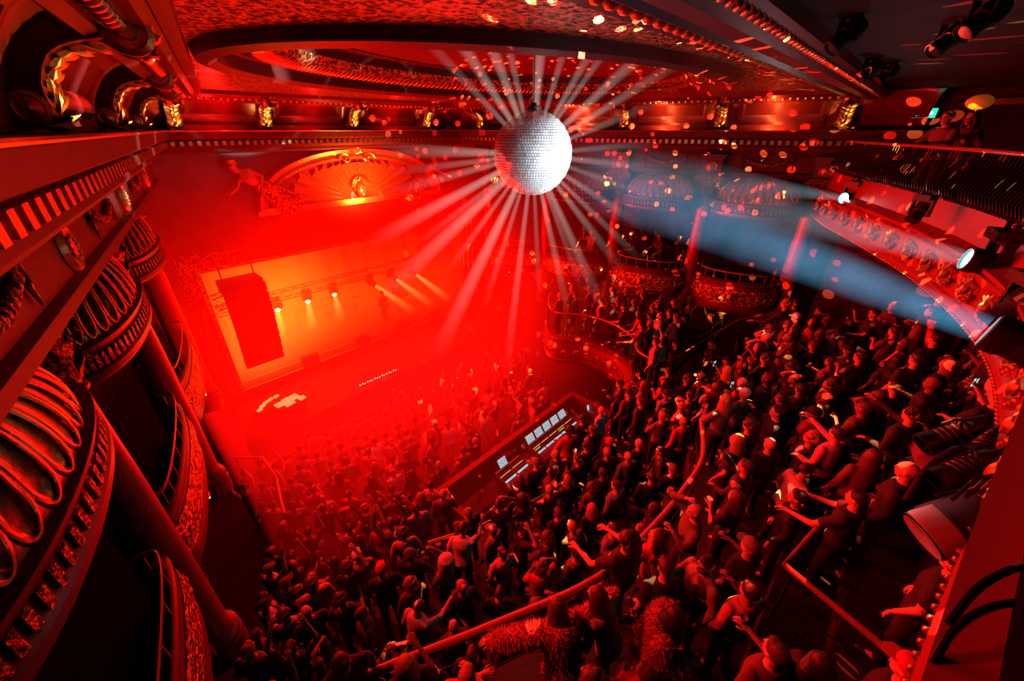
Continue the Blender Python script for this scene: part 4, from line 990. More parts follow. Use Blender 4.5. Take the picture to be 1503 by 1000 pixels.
# stage lamps hanging under the rear ceiling
for k, (px, py) in enumerate(((1240,55),(1275,105),(1300,110),(1390,60),(1440,30))):
    p = at(px, py, z=10.7); o = moving_head((-.4,.5,-.6), M['blackm'], .5); o.location = p; o['label'] = 'unlit lamp under the dark rear ceiling, %s' % ['highest','beside the ceiling beam','below the ceiling beam','above the exit sign','in the upper right corner'][k]; o['group'] = 'unlit lamps under the rear ceiling'
# big theatre lamp with curved hood, right foreground
hp = at(1395,775, t=2.55); hl = thing('hooded_spotlight', 'large theatre spotlight with a pale curved hood hanging in front of the circle, lower right', 'spotlight', hp)
ax = Vector((-.55,.62,-.56)).normalized(); Q = Vector((0,0,1)).rotation_difference(ax).to_matrix().to_4x4()
b = MB(); b.lathe([(.001,-.34),(.12,-.34),(.155,-.26),(.165,-.1),(.165,.08),(.15,.1),(.15,.16)], 24, Q, cap=False)
b.build('lamp_housing', M['blackm'], hl)
b = MB(); b.lathe([(.168,.0),(.2,.03),(.205,.16),(.2,.17)], 24, Q, a0=R(200), a1=R(330)); b.build('pale_hood', mat('pale_hood', (.42,.4,.37), .45, .3), hl)
b = MB()
for k in range(6): b.box((-.05,-.17,-.03-.035*k),(.14,.02,.012),0,Q)
b.build('vent_slots', M['grey'], hl, smooth=False)
b = MB(); b.lathe([(.14,.165),(.001,.15)], 20, Q, cap=False); b.build('lens', M['glass'], hl)
b = MB(); b.tube(catmull([Q @ Vector((.19,0,-.05)), Vector((.17,.0,.2)), Vector((.05,-.05,.36)), Vector((-.1,-.02,.3)), Q @ Vector((-.19,0,-.05))],5), .014, 6); b.tube([(.03,-.04,.34),(.08,-.3,.42)], .025, 8); b.build('yoke', M['black'], hl)
cb = MB()
for k in range(7):
    z = .28+.03*k; cb.tube(catmull([(-.12+.04*k,.1-.05*k,z),(.1,.0-.03*k,z+.1),(.25+.03*k,-.15,z-.02),(.42,-.3+.03*k,z+.12)],6), .011, 6)
cb.build('cable_bundle', M['black'], hl)
# barrel lamps and clamps clustered above it
for k, (px, py, t_, dv) in enumerate(((1415,690,2.9,(-.6,.5,-.4)),(1455,655,3.0,(-.7,.3,-.3)),(1395,640,3.2,(-.5,.6,-.5)))):
    p = at(px, py, t=t_); o = thing('barrel_lamp', 'black barrel lamp in the cluster above the hooded spotlight, %s' % ['lowest','nearest the circle front','farthest'][k], 'spotlight', p, 0, 'cluster of black barrel lamps')
    Q = Vector((0,0,1)).rotation_difference(Vector(dv).normalized()).to_matrix().to_4x4()
    b = MB(); b.lathe([(.001,-.2),(.07,-.2),(.08,-.1),(.08,.12),(.095,.14),(.095,.2),(.08,.2)], 18, Q, cap=False)
    for j in range(5): b.lathe([(.082,-.1+.04*j),(.09,-.09+.04*j),(.082,-.08+.04*j)], 18, Q, cap=False)
    b.build('barrel', M['black'], o); b = MB(); b.tube(catmull([Q @ Vector((.1,0,0)), Vector((.06,0,.14)), Vector((-.06,0,.16)), Q @ Vector((-.1,0,0))],4), .012, 6); b.tube([(0,0,.15),(.02,-.1,.24)],.015,6); b.build('yoke', M['black'], o)
tag(MB().tube(catmull([tuple(at(1330,735,t=3.0)),tuple(at(1360,690,t=3.0)),tuple(at(1400,660,t=3.0)),tuple(at(1440,668,t=2.9)),tuple(at(1500,690,t=2.7))],6), .022, 8).build('lamp_bar', M['black']), 'dark hooked bar carrying the lamp cluster in the lower right', 'bar')
tag(MB().tube([tuple(at(1440,640,t=3.1)),tuple(at(1503,672,t=2.9))], .05, 8).build('support_arm', M['black']), 'thick dark arm reaching in from the right edge', 'bar')
# lit stair side wall, put in as a bright red cut-out panel
pb = [at(x,y,y=2.3) for x,y in ((1081,499),(1090,512),(1096,530),(1104,548),(1107,575),(1108,598),(1103,606),(1102,580),(1097,572),(1098,560),(1091,556),(1092,543),(1086,536),(1086,524),(1079,520))]
cx_ = sum(p.x for p in pb)/len(pb); b = MB(); b.plate([(p.x-cx_,p.z-3.9) for p in pb], -.01,.01)
o = b.build('dripping_banner', M['cloth'], smooth=False); o.location = (cx_,2.3,3.9); tag(o, 'red pointed banner with a dripping edge by the stairs', 'banner')
# crystal table lamp in the right crowd
p = at(1237,500, z=5.0); cl = thing('crystal_lamp', 'glittering crystal fringed lamp on a stand in the right-hand crowd', 'lamp', (p.x,p.y,4.0))
MB().lathe([(.14,0),(.14,.02),(.03,.04)],16).build('lamp_foot', M['black'], cl); MB().tube([(0,0,.03),(0,0,1.2)],.02,8).build('pole', M['rail'], cl)
b = MB(); b.lathe([(.22,1.22),(.24,1.24),(.2,1.28),(.1,1.6),(.06,1.62)],18,cap=False); b.build('lamp_shade', M['plaster'], cl)
b = MB()
for k in range(26):
    a = k*2*math.pi/26
    for j in range(5): b.ell((.23*math.cos(a)*(1-.1*j),.23*math.sin(a)*(1-.1*j),1.18+.08*j),(.014,.014,.03),5)
b.build('crystal_drop', M['glass'], cl)
# wall niche arches in the stage-side of gallery: small lit signs
# ------------------------------------------------------------------ people
SK = [mat('skin_%d' % i, c, .5, spec=.3) for i, c in enumerate([(.62,.4,.3),(.5,.3,.2),(.24,.12,.08)])]
HR = [mat('hair_%d' % i, c, .5, bump=40, bs=.6, bd=.01) for i, c in enumerate([(.02,.012,.01),(.07,.03,.015),(.35,.2,.08),(.3,.28,.26)])]
TC = dict(black=(.015,.014,.016), navy=(.02,.03,.07), grey=(.18,.17,.17), white=(.78,.75,.72), pink=(.62,.3,.3), red=(.45,.04,.04), olive=(.12,.11,.05), denim=(.1,.15,.25), brown=(.14,.07,.04), cream=(.6,.5,.38))
TM = {k: mat('cloth_'+k, v, .8, bump=14, bs=.25, bd=.02) for k, v in TC.items()}
TR = [mat('trousers_dark', (.012,.012,.016), .8), mat('trousers_denim', (.04,.06,.11), .8)]
EYE = mat('eye', (.02,.015,.015), .2); LIP = mat('lips', (.45,.12,.1), .45); SHOE = mat('shoe', (.02,.02,.02), .4)
def shell_mesh(name, mb, vox, mats, extra=None, smooth_it=2):
    me = bpy.data.meshes.new('tmp'); me.from_pydata(mb.v, [], mb.f)
    o = bpy.data.objects.new('tmp', me); COL.objects.link(o)
    md = o.modifiers.new('r','REMESH'); md.mode = 'VOXEL'; md.voxel_size = vox; md.adaptivity = 0
    if smooth_it: sm = o.modifiers.new('s','SMOOTH'); sm.iterations = smooth_it; sm.factor = .5
    dg = bpy.context.evaluated_depsgraph_get(); ev = o.evaluated_get(dg); m2 = ev.to_mesh()
    vs = [v.co.copy() for v in m2.vertices]; fs = [tuple(p.vertices) for p in m2.polygons]; ev.to_mesh_clear()
    bpy.data.objects.remove(o); bpy.data.meshes.remove(me)
    out = MB(); out.add(vs, fs)
    if extra: 
        b = len(out.v); out.v += extra.v; out.f += [tuple(b+i for i in f) for f in extra.f]; out.m += extra.m
    return out.mesh(name, mats, ang=180)
ARM = {  # right arm (elbow, wrist), left arm — metres, figure faces +Y
 'relaxed': ((.26,-.02,1.14),(.24,.12,.92),(-.26,-.02,1.14),(-.24,.1,.92)),
 'phone': ((.25,.2,1.3),(.1,.34,1.56),(-.25,.12,1.16),(-.12,.3,1.1)),
 'raised': ((.3,.12,1.62),(.24,.22,1.88),(-.26,.02,1.14),(-.2,.2,.98)),
 'both_up': ((.32,.08,1.66),(.22,.16,1.93),(-.32,.1,1.64),(-.24,.2,1.9)),
 'cup': ((.27,.04,1.16),(.14,.32,1.28),(-.26,-.02,1.14),(-.24,.1,.92)),
 'rail': ((.28,.22,1.16),(.24,.5,1.1),(-.28,.22,1.16),(-.26,.5,1.1)),
 'crossed': ((.27,.08,1.13),(-.06,.24,1.18),(-.27,.08,1.13),(.06,.26,1.14)),
 'point': ((.26,.24,1.36),(.24,.55,1.46),(-.26,.0,1.14),(-.16,.26,1.05)),
 'spread': ((.46,.08,1.38),(.72,.2,1.42),(-.46,.08,1.38),(-.7,.16,1.36)),
 'head': ((.3,.22,1.55),(.12,.12,1.72),(-.26,.1,1.2),(-.1,.24,1.3)),
}
def hand(ext, w, d, r=1.0):
    """palm and five separate bent fingers continuing from wrist w in direction d"""
    d = Vector(d).normalized(); s_ = d.cross(Vector((0,0,1)))
    if s_.length < .2: s_ = d.cross(Vector((0,1,0)))
    s_.normalize(); n = s_.cross(d).normalized(); w = Vector(w)
    for k, (off, ln) in enumerate(((-.03,.062),(-.01,.075),(.01,.07),(.028,.055))):
        b = w + d*.085 + s_*off; m_ = b + d*ln*.55 - n*.012; t = m_ + d*ln*.3 - n*.028
        ext.caps(b, m_, .0095, .009, 6); ext.caps(m_, t, .009, .0075, 6)
    b = w + d*.03 - s_*.03; m_ = b + d*.035 - s_*.028 - n*.008; t = m_ + d*.03 - s_*.006 - n*.016; ext.caps(b, m_, .012, .0105, 6); ext.caps(m_, t, .0105, .008, 6)
VAR = {}
def variant(pose, lean=0, female=False, hi=False):
    key = (pose, lean, female, hi)
    if key in VAR: return VAR[key]
    vox = .0125 if hi else .02
    piv = Vector((0,0,.95)); ML = Matrix.Translation(piv) @ Matrix.Rotation(-R(lean),4,'X') @ Matrix.Translation(-piv)
    s_ = .93 if female else 1.0
    rings = [(.86,.15,.115,0),(.94,.172 if female else .165,.125,-.01),(1.05,.125 if female else .145,.1,0),(1.12,.12 if female else .145,.098,.005),(1.22,.145 if female else .165,.115,.01),(1.32,.158 if female else .182,.122 if female else .118,.01),(1.39,.16 if female else .186,.1,0),(1.44,.13 if female else .155,.08,-.005),(1.475,.07,.06,-.005)]
    def torso(mb, inf, z0=0, z1=9):
        rs = [r_ for r_ in rings if z0 <= r_[0] <= z1]; vs = []; n = 18
        for z, rx, ry, yo in rs:
            for i in range(n): a = 2*math.pi*i/n; vs.append(ML @ Vector(((rx+inf)*math.cos(a), yo+(ry+inf)*math.sin(a), z)))
        k = len(rs); mb.add(vs, [(j*n+i, j*n+(i+1)%n, (j+1)*n+(i+1)%n, (j+1)*n+i) for j in range(k-1) for i in range(n)]+[tuple(range(n-1,-1,-1)), tuple((k-1)*n+i for i in range(n))])
    sh = .16 if female else .182
    A = ARM[pose]; E_r, W_r, E_l, W_l = [ML @ Vector(a) for a in A]
    Sr, Sl = ML @ Vector((sh,0,1.40)), ML @ Vector((-sh,0,1.40))
    H = ML @ Vector((0,.015,1.63)); tilt = -R(lean*.6)
    MH = Matrix.Translation(H) @ Matrix.Rotation(tilt,4,'X')
    b = MB(); torso(b, 0); b.caps(ML @ Vector((0,-.01,1.44)), MH @ Vector((0,-.01,-.05)), .056*s_, .052*s_, 12)
    b.ell((0,-.005,.025),(.076,.096,.098),16,MH); b.ell((0,.03,-.045),(.056,.066,.066),14,MH); b.ell((0,.06,-.085),(.03,.03,.025),10,MH)
    b.add([MH @ Vector(p) for p in ((-.013,.085,.03),(.013,.085,.03),(.019,.088,-.026),(-.019,.088,-.026),(0,.122,-.02),(0,.1,.03))],[(0,3,4,5),(5,4,2,1),(3,2,4),(0,5,1),(0,1,2,3)])
    for sx in (-1,1): b.ell((sx*.078,-.005,-.0),(.012,.022,.032),8,MH); b.ell((sx*.03,.088,.035),(.026,.012,.01),8,MH)
    if female:
        for sx in (-1,1): b.ell((sx*.07,.1,1.28),(.062,.06,.06),12,ML)
    fs_ = []
    for (S, E2, W2) in ((Sr,E_r,W_r),(Sl,E_l,W_l)):
        b.caps(S, E2, .053*s_, .041*s_, 10); b.caps(E2, W2, .042*s_, .027*s_, 10); d = (W2-E2).normalized()
        c_ = W2 + d*.045; sv = d.cross(Vector((0,0,1))); sv = sv.normalized() if sv.length > .2 else Vector((1,0,0))
        b.caps(W2+sv*.018, W2+d*.085+sv*.022, .018, .016, 8); b.caps(W2-sv*.018, W2+d*.085-sv*.022, .018, .016, 8); b.caps(W2, W2+d*.085, .018, .015, 8); fs_.append((W2, d))
    legs = ((.095,0,.9),(.105,.03,.49),(.11,0,.09))
    for sx in (-1,1):
        h, k, a = [Vector((sx*p[0],p[1],p[2])) for p in legs]; k.y += .02*sx
        b.caps(h, k, .082, .058, 12); b.caps(k, a, .058, .038, 12); b.caps(a, a+Vector((.01*sx,.12,-.05)), .038, .032, 8)
    ext = MB()
    for W2, d in fs_: hand(ext, W2, d)
    ext.mat(1)
    for sx in (-1,1): ext.ell((sx*.03,.0915,.018),(.015,.006,.008),8,MH)
    ext.mat(2); ext.ell((0,.094,-.052),(.024,.009,.008),8,MH)
    v = {}; v['body'] = shell_mesh('body', b, vox, [SK[0],EYE,LIP], ext)
    # clothing
    def legsuit():
        t = MB(); torso(t, .012, .85, 1.06)
        for sx in (-1,1):
            h, k, a = [Vector((sx*p[0],p[1],p[2])) for p in legs]; k.y += .02*sx
            t.caps(h, k, .094, .07, 12); t.caps(k, a+Vector((0,0,.02)), .07, .055, 12)
        return t
    v['trousers'] = shell_mesh('trousers', legsuit(), vox*1.5, [TR[0]])
    for long_ in (0,1):
        t = MB(); torso(t, .02, .93)
        for (S, E2, W2) in ((Sr,E_r,W_r),(Sl,E_l,W_l)):
            if long_: t.caps(S, E2, .068, .056, 10); t.caps(E2, E2.lerp(W2,.93), .056, .042, 10)
            else: t.caps(S, S.lerp(E2,.6), .068, .068, 10)
        v['long' if long_ else 'short'] = shell_mesh('shirt', t, vox*1.2, [TM['black']], None, 3)
    if hi:
        for nm in ('fur',):
            t = MB(); torso(t, .06, .93)
            for (S, E2, W2) in ((Sr,E_r,W_r),(Sl,E_l,W_l)): t.caps(S, E2, .11, .11, 10); t.caps(E2, E2.lerp(W2,.85), .11, .09, 10)
            t.ell((0,-.06,1.44),(.16,.12,.08),12,ML); v['fur'] = t
    s2 = MB()
    sh_m = []
    for sx in (-1,1):
        q = MB(); q.caps((sx*.11,-.03,.045),(sx*.125,.15,.035),.046,.04,10); q.box((sx*.118,.06,.012),(.085,.27,.024)); sh_m.append(q.mesh('shoe',[SHOE]))
    v['shoes'] = sh_m; v['MH'] = MH; v['ML'] = ML; v['hands'] = [w2+d2*.07 for w2, d2 in fs_]
    VAR[key] = v; return v
HM = {}
def hairmesh(kind):
    if kind in HM: return HM[kind]
    b = MB()
    if kind == 'short':
        b.ell((0,-.018,.045),(.084,.1,.096),16); b.ell((0,.03,.1),(.06,.06,.035),10)
    elif kind == 'curly':
        random.seed(3); b.ell((0,-.02,.05),(.1,.11,.1),14)
        for k in range(60):
            a = random.uniform(0,6.28); e = random.uniform(-.3,1.5); b.ell((.105*math.cos(a)*math.cos(e),-.03+.11*math.sin(a)*math.cos(e)*(.75 if math.sin(a)>0 else 1),.045+.11*math.sin(e)),(.032,.032,.032),6)
    elif kind in ('long','straight'):
        b.ell((0,-.022,.045),(.088,.1,.098),16); w = .1 if kind == 'long' else .085
        for k in range(13):
            a = R(160)+R(220)*k/12; x, y = math.cos(a), math.sin(a)
            b.caps((.075*x,-.01+.08*y,.03),(w*x,-.02+.105*y,-.12),.032,.03,8); b.caps((w*x,-.02+.105*y,-.12),(w*.9*x,-.03+.1*y,-.3-.02*math.sin(k*2)),.03,.016,8)
    elif kind == 'bun':
        b.ell((0,-.02,.045),(.083,.098,.094),16); b.ell((0,-.1,.11),(.045,.045,.045),10)
    elif kind == 'cap':
        b.lathe([(.088,.03),(.092,.06),(.085,.1),(.055,.13),(.005,.14)],20,Matrix.Translation((0,-.01,0)) @ Matrix.Diagonal((1,1.12,1,1))); b.add([(-.07,.07,.045),(.07,.07,.045),(.06,.15,.03),(0,.175,.03),(-.06,.15,.03),(-.07,.07,.055),(.07,.07,.055),(.06,.15,.04),(0,.175,.042),(-.06,.15,.04)],[(0,1,2,3,4),(9,8,7,6,5),(0,5,6,1),(1,6,7,2),(2,7,8,3),(3,8,9,4),(4,9,5,0)])
        HM[kind] = b.mesh('cap',[TM['black']]); return HM[kind]
    elif kind == 'hood':
        b.lathe([(.13,-.17),(.15,-.1),(.14,.02),(.12,.1),(.06,.14),(.005,.15)],20,Matrix.Translation((0,-.05,0)) @ Matrix.Diagonal((1,1.0,1,1)),cap=False)
        HM[kind] = b.mesh('hood',[TM['black']]); return HM[kind]
    HM[kind] = shell_mesh('hair', b, .012, [HR[0]], None, 1); return HM[kind]
def setm(o, m, slot=0):
    o.material_slots[slot].link = 'OBJECT'; o.material_slots[slot].material = m
furm = {}
def person(loc, rz, label, group, pose='relaxed', lean=0, female=False, hair='short', hc=0, skin=0, top='black', sleeve='short', sc_=1.0, hi=False, trou=0, simple=False, name='person', furc=None):
    v = variant(pose, lean, female, hi)
    b = link(name, v['body']); setm(b, SK[skin]); b.location = loc; b.rotation_euler = (0,0,rz); b.scale = (sc_,)*3
    tag(b, label, 'person', group)
    if not simple or hi:
        o = link('trousers', v['trousers'], b); setm(o, TR[trou])
        if hi:
            for s_ in v['shoes']: link('shoe', s_, b)
    o = link('shirt', v[sleeve], b); setm(o, TM[top])
    if hair:
        kind = 'hair' if hair not in ('cap','hood') else hair
        o = link(kind, hairmesh(hair), b); o.matrix_local = v['MH']; setm(o, TM[hc] if isinstance(hc, str) else HR[hc])
        if hair in ('cap','hood'): pass
    if furc:
        if (pose,lean,female) not in furm:
            f = v['fur']; sm_ = shell_mesh('tmpfur', f, .02, [furc], None, 2)
            out = MB(); vs = [q.co.copy() for q in sm_.vertices]; out.add(vs, [tuple(p.vertices) for p in sm_.polygons]); rnd = random.Random(5)
            ctr = Vector((0,0,1.2))
            for q in sm_.vertices:
                n = q.normal; 
                if rnd.random() < .9:
                    t = Vector((rnd.gauss(0,.35), rnd.gauss(0,.35), rnd.gauss(-.35,.3))); d = (n+t).normalized()*rnd.uniform(.03,.06); s_ = n.cross(d); s_ = s_.normalized()*.006 if s_.length > 1e-4 else Vector((.006,0,0))
                    out.add([q.co-s_, q.co+s_, q.co+d],[(0,1,2)])
            furm[(pose,lean,female)] = out.mesh('fur_coat', [furc], ang=180)
        link('fur_coat', furm[(pose,lean,female)], b)
    return b
def stand_at(px, py, hz=1.6):
    """walk down the sight line until it meets a head standing on the real floor"""
    d = ray(px, py); t = .8
    while t < 25:
        p = Vector((0,0,CZ))+d*t; fz = floorz(p.x, p.y)
        if fz >= 0 and p.z <= fz+hz: return Vector((p.x, p.y, fz)), t
        t += .02
    return None, 0
FURP = mat('pink_fur', (.62,.2,.17), .9); FURC = mat('cream_fur', (.6,.24,.2), .9)
STG = (7.0,15.0)
def face(p, to=STG, da=0): return math.atan2(to[1]-p[1], to[0]-p[0])-math.pi/2+da
placed = []
# px, py, description, options
HERO = [
 (819,893,'person in a shaggy pink fur coat leaning on the long red handrail',dict(pose='spread',lean=22,female=True,hair='straight',hc=1,top='white',hi=1,furc=FURP,da=.2)),
 (878,876,'person with long brown hair and a pale jacket, arms folded, behind the red handrail',dict(pose='crossed',lean=18,female=True,hair='long',hc=1,top='cream',sleeve='long',hi=1,da=-.3)),
 (919,805,'person with big dark curly hair reaching over to grip the red handrail',dict(pose='rail',female=True,hair='curly',hc=0,top='black',hi=1,skin=1,sc_=1.05)),
 (958,795,'person with wavy hair and bare arm beside the big curly hair',dict(pose='cup',female=True,hair='long',hc=1,top='red',hi=1,da=-.6)),
 (976,838,'person with short auburn hair, head bowed, below the red handrail',dict(pose='relaxed',lean=10,hair='short',hc=1,top='black',hi=1,da=.5)),
 (996,884,'person in a hooded fur coat looking down at something in both hands',dict(pose='cup',lean=16,female=True,hair='long',hc=0,top='black',hi=1,furc=FURC,da=2.6)),
 (1036,833,'person with dark quiff and pale jacket looking across to the right',dict(pose='cup',hair='short',hc=0,top='cream',sleeve='long',hi=1,da=-1.2)),
 (1100,808,'person in a round cap and dark vest holding up a plastic cup',dict(pose='cup',hair='cap',hc='grey',top='black',hi=1,da=.3)),
 (1099,874,'person with swept dark hair and a striped pale shirt at the lower right',dict(pose='cup',hair='short',hc=0,top='pink',sleeve='long',hi=1,da=.4)),
 (1171,735,'person with cropped sides and a dark jacket, seen from behind',dict(hair='short',hc=0,top='black',sleeve='long',hi=1,da=-.2)),
 (1181,694,'bearded person in a light hooded top looking down',dict(pose='cup',lean=8,hair='short',hc=0,top='cream',sleeve='long',hi=1,da=2.4)),
 (1228,643,'person in a pale pink hooded top stretching an arm forward',dict(pose='point',hair='short',hc=0,top='pink',sleeve='long',hi=1,da=.5)),
 (1279,675,'person with a long fringe and patterned jacket',dict(pose='cup',female=True,hair='straight',hc=1,top='brown',sleeve='long',hi=1,da=1.0)),
 (1321,714,'bald person in a black top in front of the hooded spotlight',dict(hair=None,top='black',sleeve='long',hi=1,da=.1)),
 (1267,738,'person with cropped dark hair resting both hands on the stairwell handrail, drink beside them',dict(pose='rail',hair='short',hc=0,top='black',hi=1,da=.15)),
 (1327,632,'person with thick curly hair and a dark jacket reaching an arm out',dict(pose='point',hair='curly',hc=0,top='black',sleeve='long',hi=1,da=.5)),
 (1297,628,'person bent forward in a bright pink and white jacket over the dark handrail',dict(pose='rail',lean=38,hair='short',hc=0,top='pink',sleeve='long',hi=1,da=.9)),
 (1130,656,'bald person lit bright red in the middle of the right-hand crowd',dict(hair=None,top='black',hi=1,da=.7)),
 (1082,650,'person with long loose fair hair below the bald head',dict(female=True,hair='long',hc=2,top='black',hi=1)),
 (1100,628,'person with tight curls beside the stairs',dict(hair='curly',hc=0,top='black',hi=1,skin=1,da=.4)),
 (1146,590,'person in glasses and a dark T-shirt with both hands out in front',dict(pose='rail',hair='short',hc=0,top='black',hi=1,da=.6)),
 (1174,575,'person with lit face turned up beside the dark T-shirt',dict(hair='short',hc=0,top='brown',hi=1,da=.9)),
 (1219,535,'tall person in a pink T-shirt with both hands at the chest',dict(pose='cup',hair='short',hc=0,top='pink',hi=1,da=.5)),
 (1194,510,'person in a navy T-shirt with pale blue stripes reaching out to the stairs',dict(pose='point',hair='short',hc=1,top='navy',hi=1,da=.6)),
 (1169,468,'person in a white cap and loose white T-shirt with arms spread wide',dict(pose='spread',hair='cap',hc='white',top='white',hi=1,da=.2)),
 (1166,490,'person with long dark hair just below the white cap',dict(female=True,hair='long',hc=0,top='black',hi=1,da=.3)),
 (1116,425,'tall person with grey curly hair in a dark suit atop the stairs',dict(pose='rail',hair='curly',hc=3,top='black',sleeve='long',hi=1,da=.5,pos=(12.25,1.3),sc_=1.12)),
 (1131,440,'person peering over the shoulder of the one in the dark suit',dict(hair='short',hc=0,top='black',pos=(12.75,1.2),sc_=1.08)),
 (1250,553,'person in a black sleeveless top drinking from a bottle, clear bag at the hip',dict(pose='head',hair='short',hc=0,top='black',skin=1,hi=1,da=.7)),
 (1244,517,'person in a backwards cap with a yellow lit cheek and a pale T-shirt',dict(hair='cap',hc='black',top='cream',hi=1,da=1.0)),
 (1315,532,'smiling person with dark hair holding a drink at the rail',dict(pose='cup',female=True,hair='straight',hc=0,top='grey',hi=1,da=1.2)),
 (1339,541,'person with a dark quiff just behind the smiling one',dict(hair='short',hc=0,top='black',hi=1,da=.9)),
 (1316,572,'person in black with the chin raised, facing the stage',dict(hair='short',hc=0,top='black',sleeve='long',hi=1,da=.9)),
 (1333,514,'person with long wavy hair under the tail of the blue beam',dict(female=True,hair='long',hc=1,top='brown',hi=1,da=.9)),
 (1372,502,'person in profile in the back row beneath the smoke',dict(hair='short',hc=0,top='black',hi=1,da=.9)),
 (1312,490,'person with one arm raised to the mouth beside the crystal lamp',dict(pose='head',hair='short',hc=0,top='brown',hi=1,da=.9)),
 (1283,463,'person in the back row just right of the crystal lamp',dict(hair='short',hc=0,top='black',pose='phone')),
 (1372,474,'person in the back row against the circle front',dict(hair='cap',hc='black',top='red')),
 (1438,628,'person in the dark corner behind the lamp cluster holding a lit phone',dict(pose='phone',hair='short',hc=0,top='black',hi=1,da=.8)),
 (1403,834,'person in shadow at the foot of the red circle front',dict(hair='short',hc=0,top='black',hi=1,da=.2)),
 (1204,982,'person with short hair cut off by the bottom edge, face lit red',dict(female=True,hair='straight',hc=0,top='black',hi=1,da=2.2)),
 (1300,994,'person in a red cap at the very bottom of the frame',dict(hair='cap',hc='red',top='black',hi=1,da=.2)),
 (1137,966,'person raising a cup to the chest at the bottom of the frame',dict(pose='cup',hair='short',hc=1,top='brown',hi=1,da=.3)),
 (853,975,'person with red-lit hair at the bottom edge below the fur coats',dict(hair='curly',hc=1,top='black',hi=1,da=0)),
 (614,893,'bald person in a crumpled white shirt reaching to the side, near the bottom edge',dict(pose='point',lean=12,hair=None,skin=2,top='white',sleeve='long',hi=1,da=.9)),
 (679,779,'person in a white T-shirt with dark print across the back, arm outstretched',dict(pose='point',lean=15,hair='short',hc=0,top='white',hi=1,da=.6,prt=1)),
 (738,815,'person in a dark beanie and a pale pink T-shirt seen from behind',dict(hair='bun',hc=0,top='pink',hi=1)),
 (840,776,'person in a grey hooded top looking at the floor',dict(hair='short',hc=2,top='grey',sleeve='long',hi=1,lean=10)),
 (846,797,'person in a dark cap with pale jacket cords',dict(hair='cap',hc='black',top='grey',sleeve='long',hi=1)),
 (904,724,'broad person in a dark sweater standing with their back to the camera',dict(hair='short',hc=0,top='grey',sleeve='long',hi=1,sc_=1.1)),
 (922,673,'balding person in a grey sweater holding a camera',dict(pose='cup',hair=None,top='grey',sleeve='long',hi=1,da=.4)),
 (891,668,'person with swept fair hair in a black coat next to the grey sweater',dict(hair='short',hc=2,top='black',sleeve='long',hi=1,da=.4)),
 (849,678,'person in a dark jacket leaning on the brass rail by the sound desk',dict(pose='rail',hair='short',hc=0,top='navy',sleeve='long',hi=1)),
 (807,722,'bald person in a dark striped cape standing at the brass rail',dict(pose='rail',hair=None,skin=1,top='brown',sleeve='long',hi=1)),
 (732,744,'person with both hands raised to the face by the corner of the sound desk',dict(pose='head',female=True,hair='short',hc=0,top='black',hi=1,da=.6)),
 (766,778,'person with an arm crooked behind the head',dict(pose='head',female=True,hair='bun',hc=0,top='black',hi=1,skin=1,da=2.0)),
 (970,665,'person in a yellowish lit top turned to the right',dict(hair='short',hc=0,top='olive',sleeve='long',hi=1,da=-.5)),
 (956,704,'person with a dark fringe and dark jacket in front of the yellowish top',dict(pose='cup',hair='short',hc=0,top='black',sleeve='long',hi=1,da=.8)),
 (981,547,'person in a black T-shirt standing in the middle of the stairs crowd',dict(hair='short',hc=0,top='black',hi=1,da=.5)),
 (978,581,'person in a cap and white T-shirt with a pale blue collar',dict(hair='cap',hc='black',top='white',hi=1,da=.4)),
 (1013,583,'person in a light open jacket with hands together',dict(pose='cup',hair='short',hc=0,top='cream',sleeve='long',hi=1,da=.6)),
 (1029,556,'person in a pale collared shirt seen from behind with a light cap',dict(hair='cap',hc='cream',top='pink',hi=1)),
 (1068,548,'person with long fair hair beside the red banner',dict(pose='phone',female=True,hair='long',hc=2,top='black',hi=1,da=.4)),
 (1086,562,'bald person in a red shirt next to the red banner',dict(hair=None,top='red',hi=1,da=.3)),
 (1093,582,'person in a white cap and grey top reading a phone by the banner',dict(pose='phone',hair='cap',hc='white',top='grey',hi=1,da=.5)),
 (1053,572,'dark-haired person in a strappy black top with a pale bag',dict(female=True,hair='long',hc=0,top='black',hi=1,da=.5)),
 (1045,506,'person in a patterned shawl near the top of the banner',dict(female=True,hair='short',hc=1,top='brown',hi=0,sleeve='long')),
 (453,784,'person in a dark striped T-shirt with both arms lifted in the crowd',dict(pose='both_up',lean=5,hair='short',hc=0,top='grey',hi=1,stripes=1)),
 (419,861,'person in a flat cap and sleeveless top with one hand forward',dict(pose='point',hair='cap',hc='brown',top='black',hi=1,da=.4)),
 (399,814,'person in a pale cap next to the striped T-shirt',dict(hair='cap',hc='grey',top='black',hi=1,da=-.2)),
 (335,826,'person with fair hair close to the left-hand column',dict(hair='long',female=True,hc=2,top='black',hi=1)),
 (432,834,'person with an uplifted face and light hair in the lower left crowd',dict(pose='raised',hair='short',hc=2,top='brown',hi=1,da=-.5)),
 (511,836,'person with a wide curly bob and bare shoulders',dict(pose='phone',female=True,hair='curly',hc=1,top='black',hi=1)),
 (560,841,'person in a tight knitted cap seen from behind',dict(hair='cap',hc='red',top='black',hi=1)),
 (592,786,'person with curly hair and a pink strap top, bare back',dict(female=True,hair='curly',hc=1,top='pink',hi=1)),
 (653,826,'person in a pale headscarf with raised clasped hands',dict(pose='phone',female=True,hair='hood',hc='cream',top='grey',hi=1,da=-.6)),
 (502,980,'person with slick dark hair at the bottom edge, head bowed',dict(lean=12,hair='short',hc=0,top='black',hi=1,da=2.8)),
 (428,958,'person holding both hands above the head at the bottom left',dict(pose='both_up',hair='short',hc=0,top='black',hi=1)),
 (531,905,'person in glasses and a plaid shirt looking sideways',dict(hair='short',hc=1,top='brown',sleeve='long',hi=1,da=1.2)),
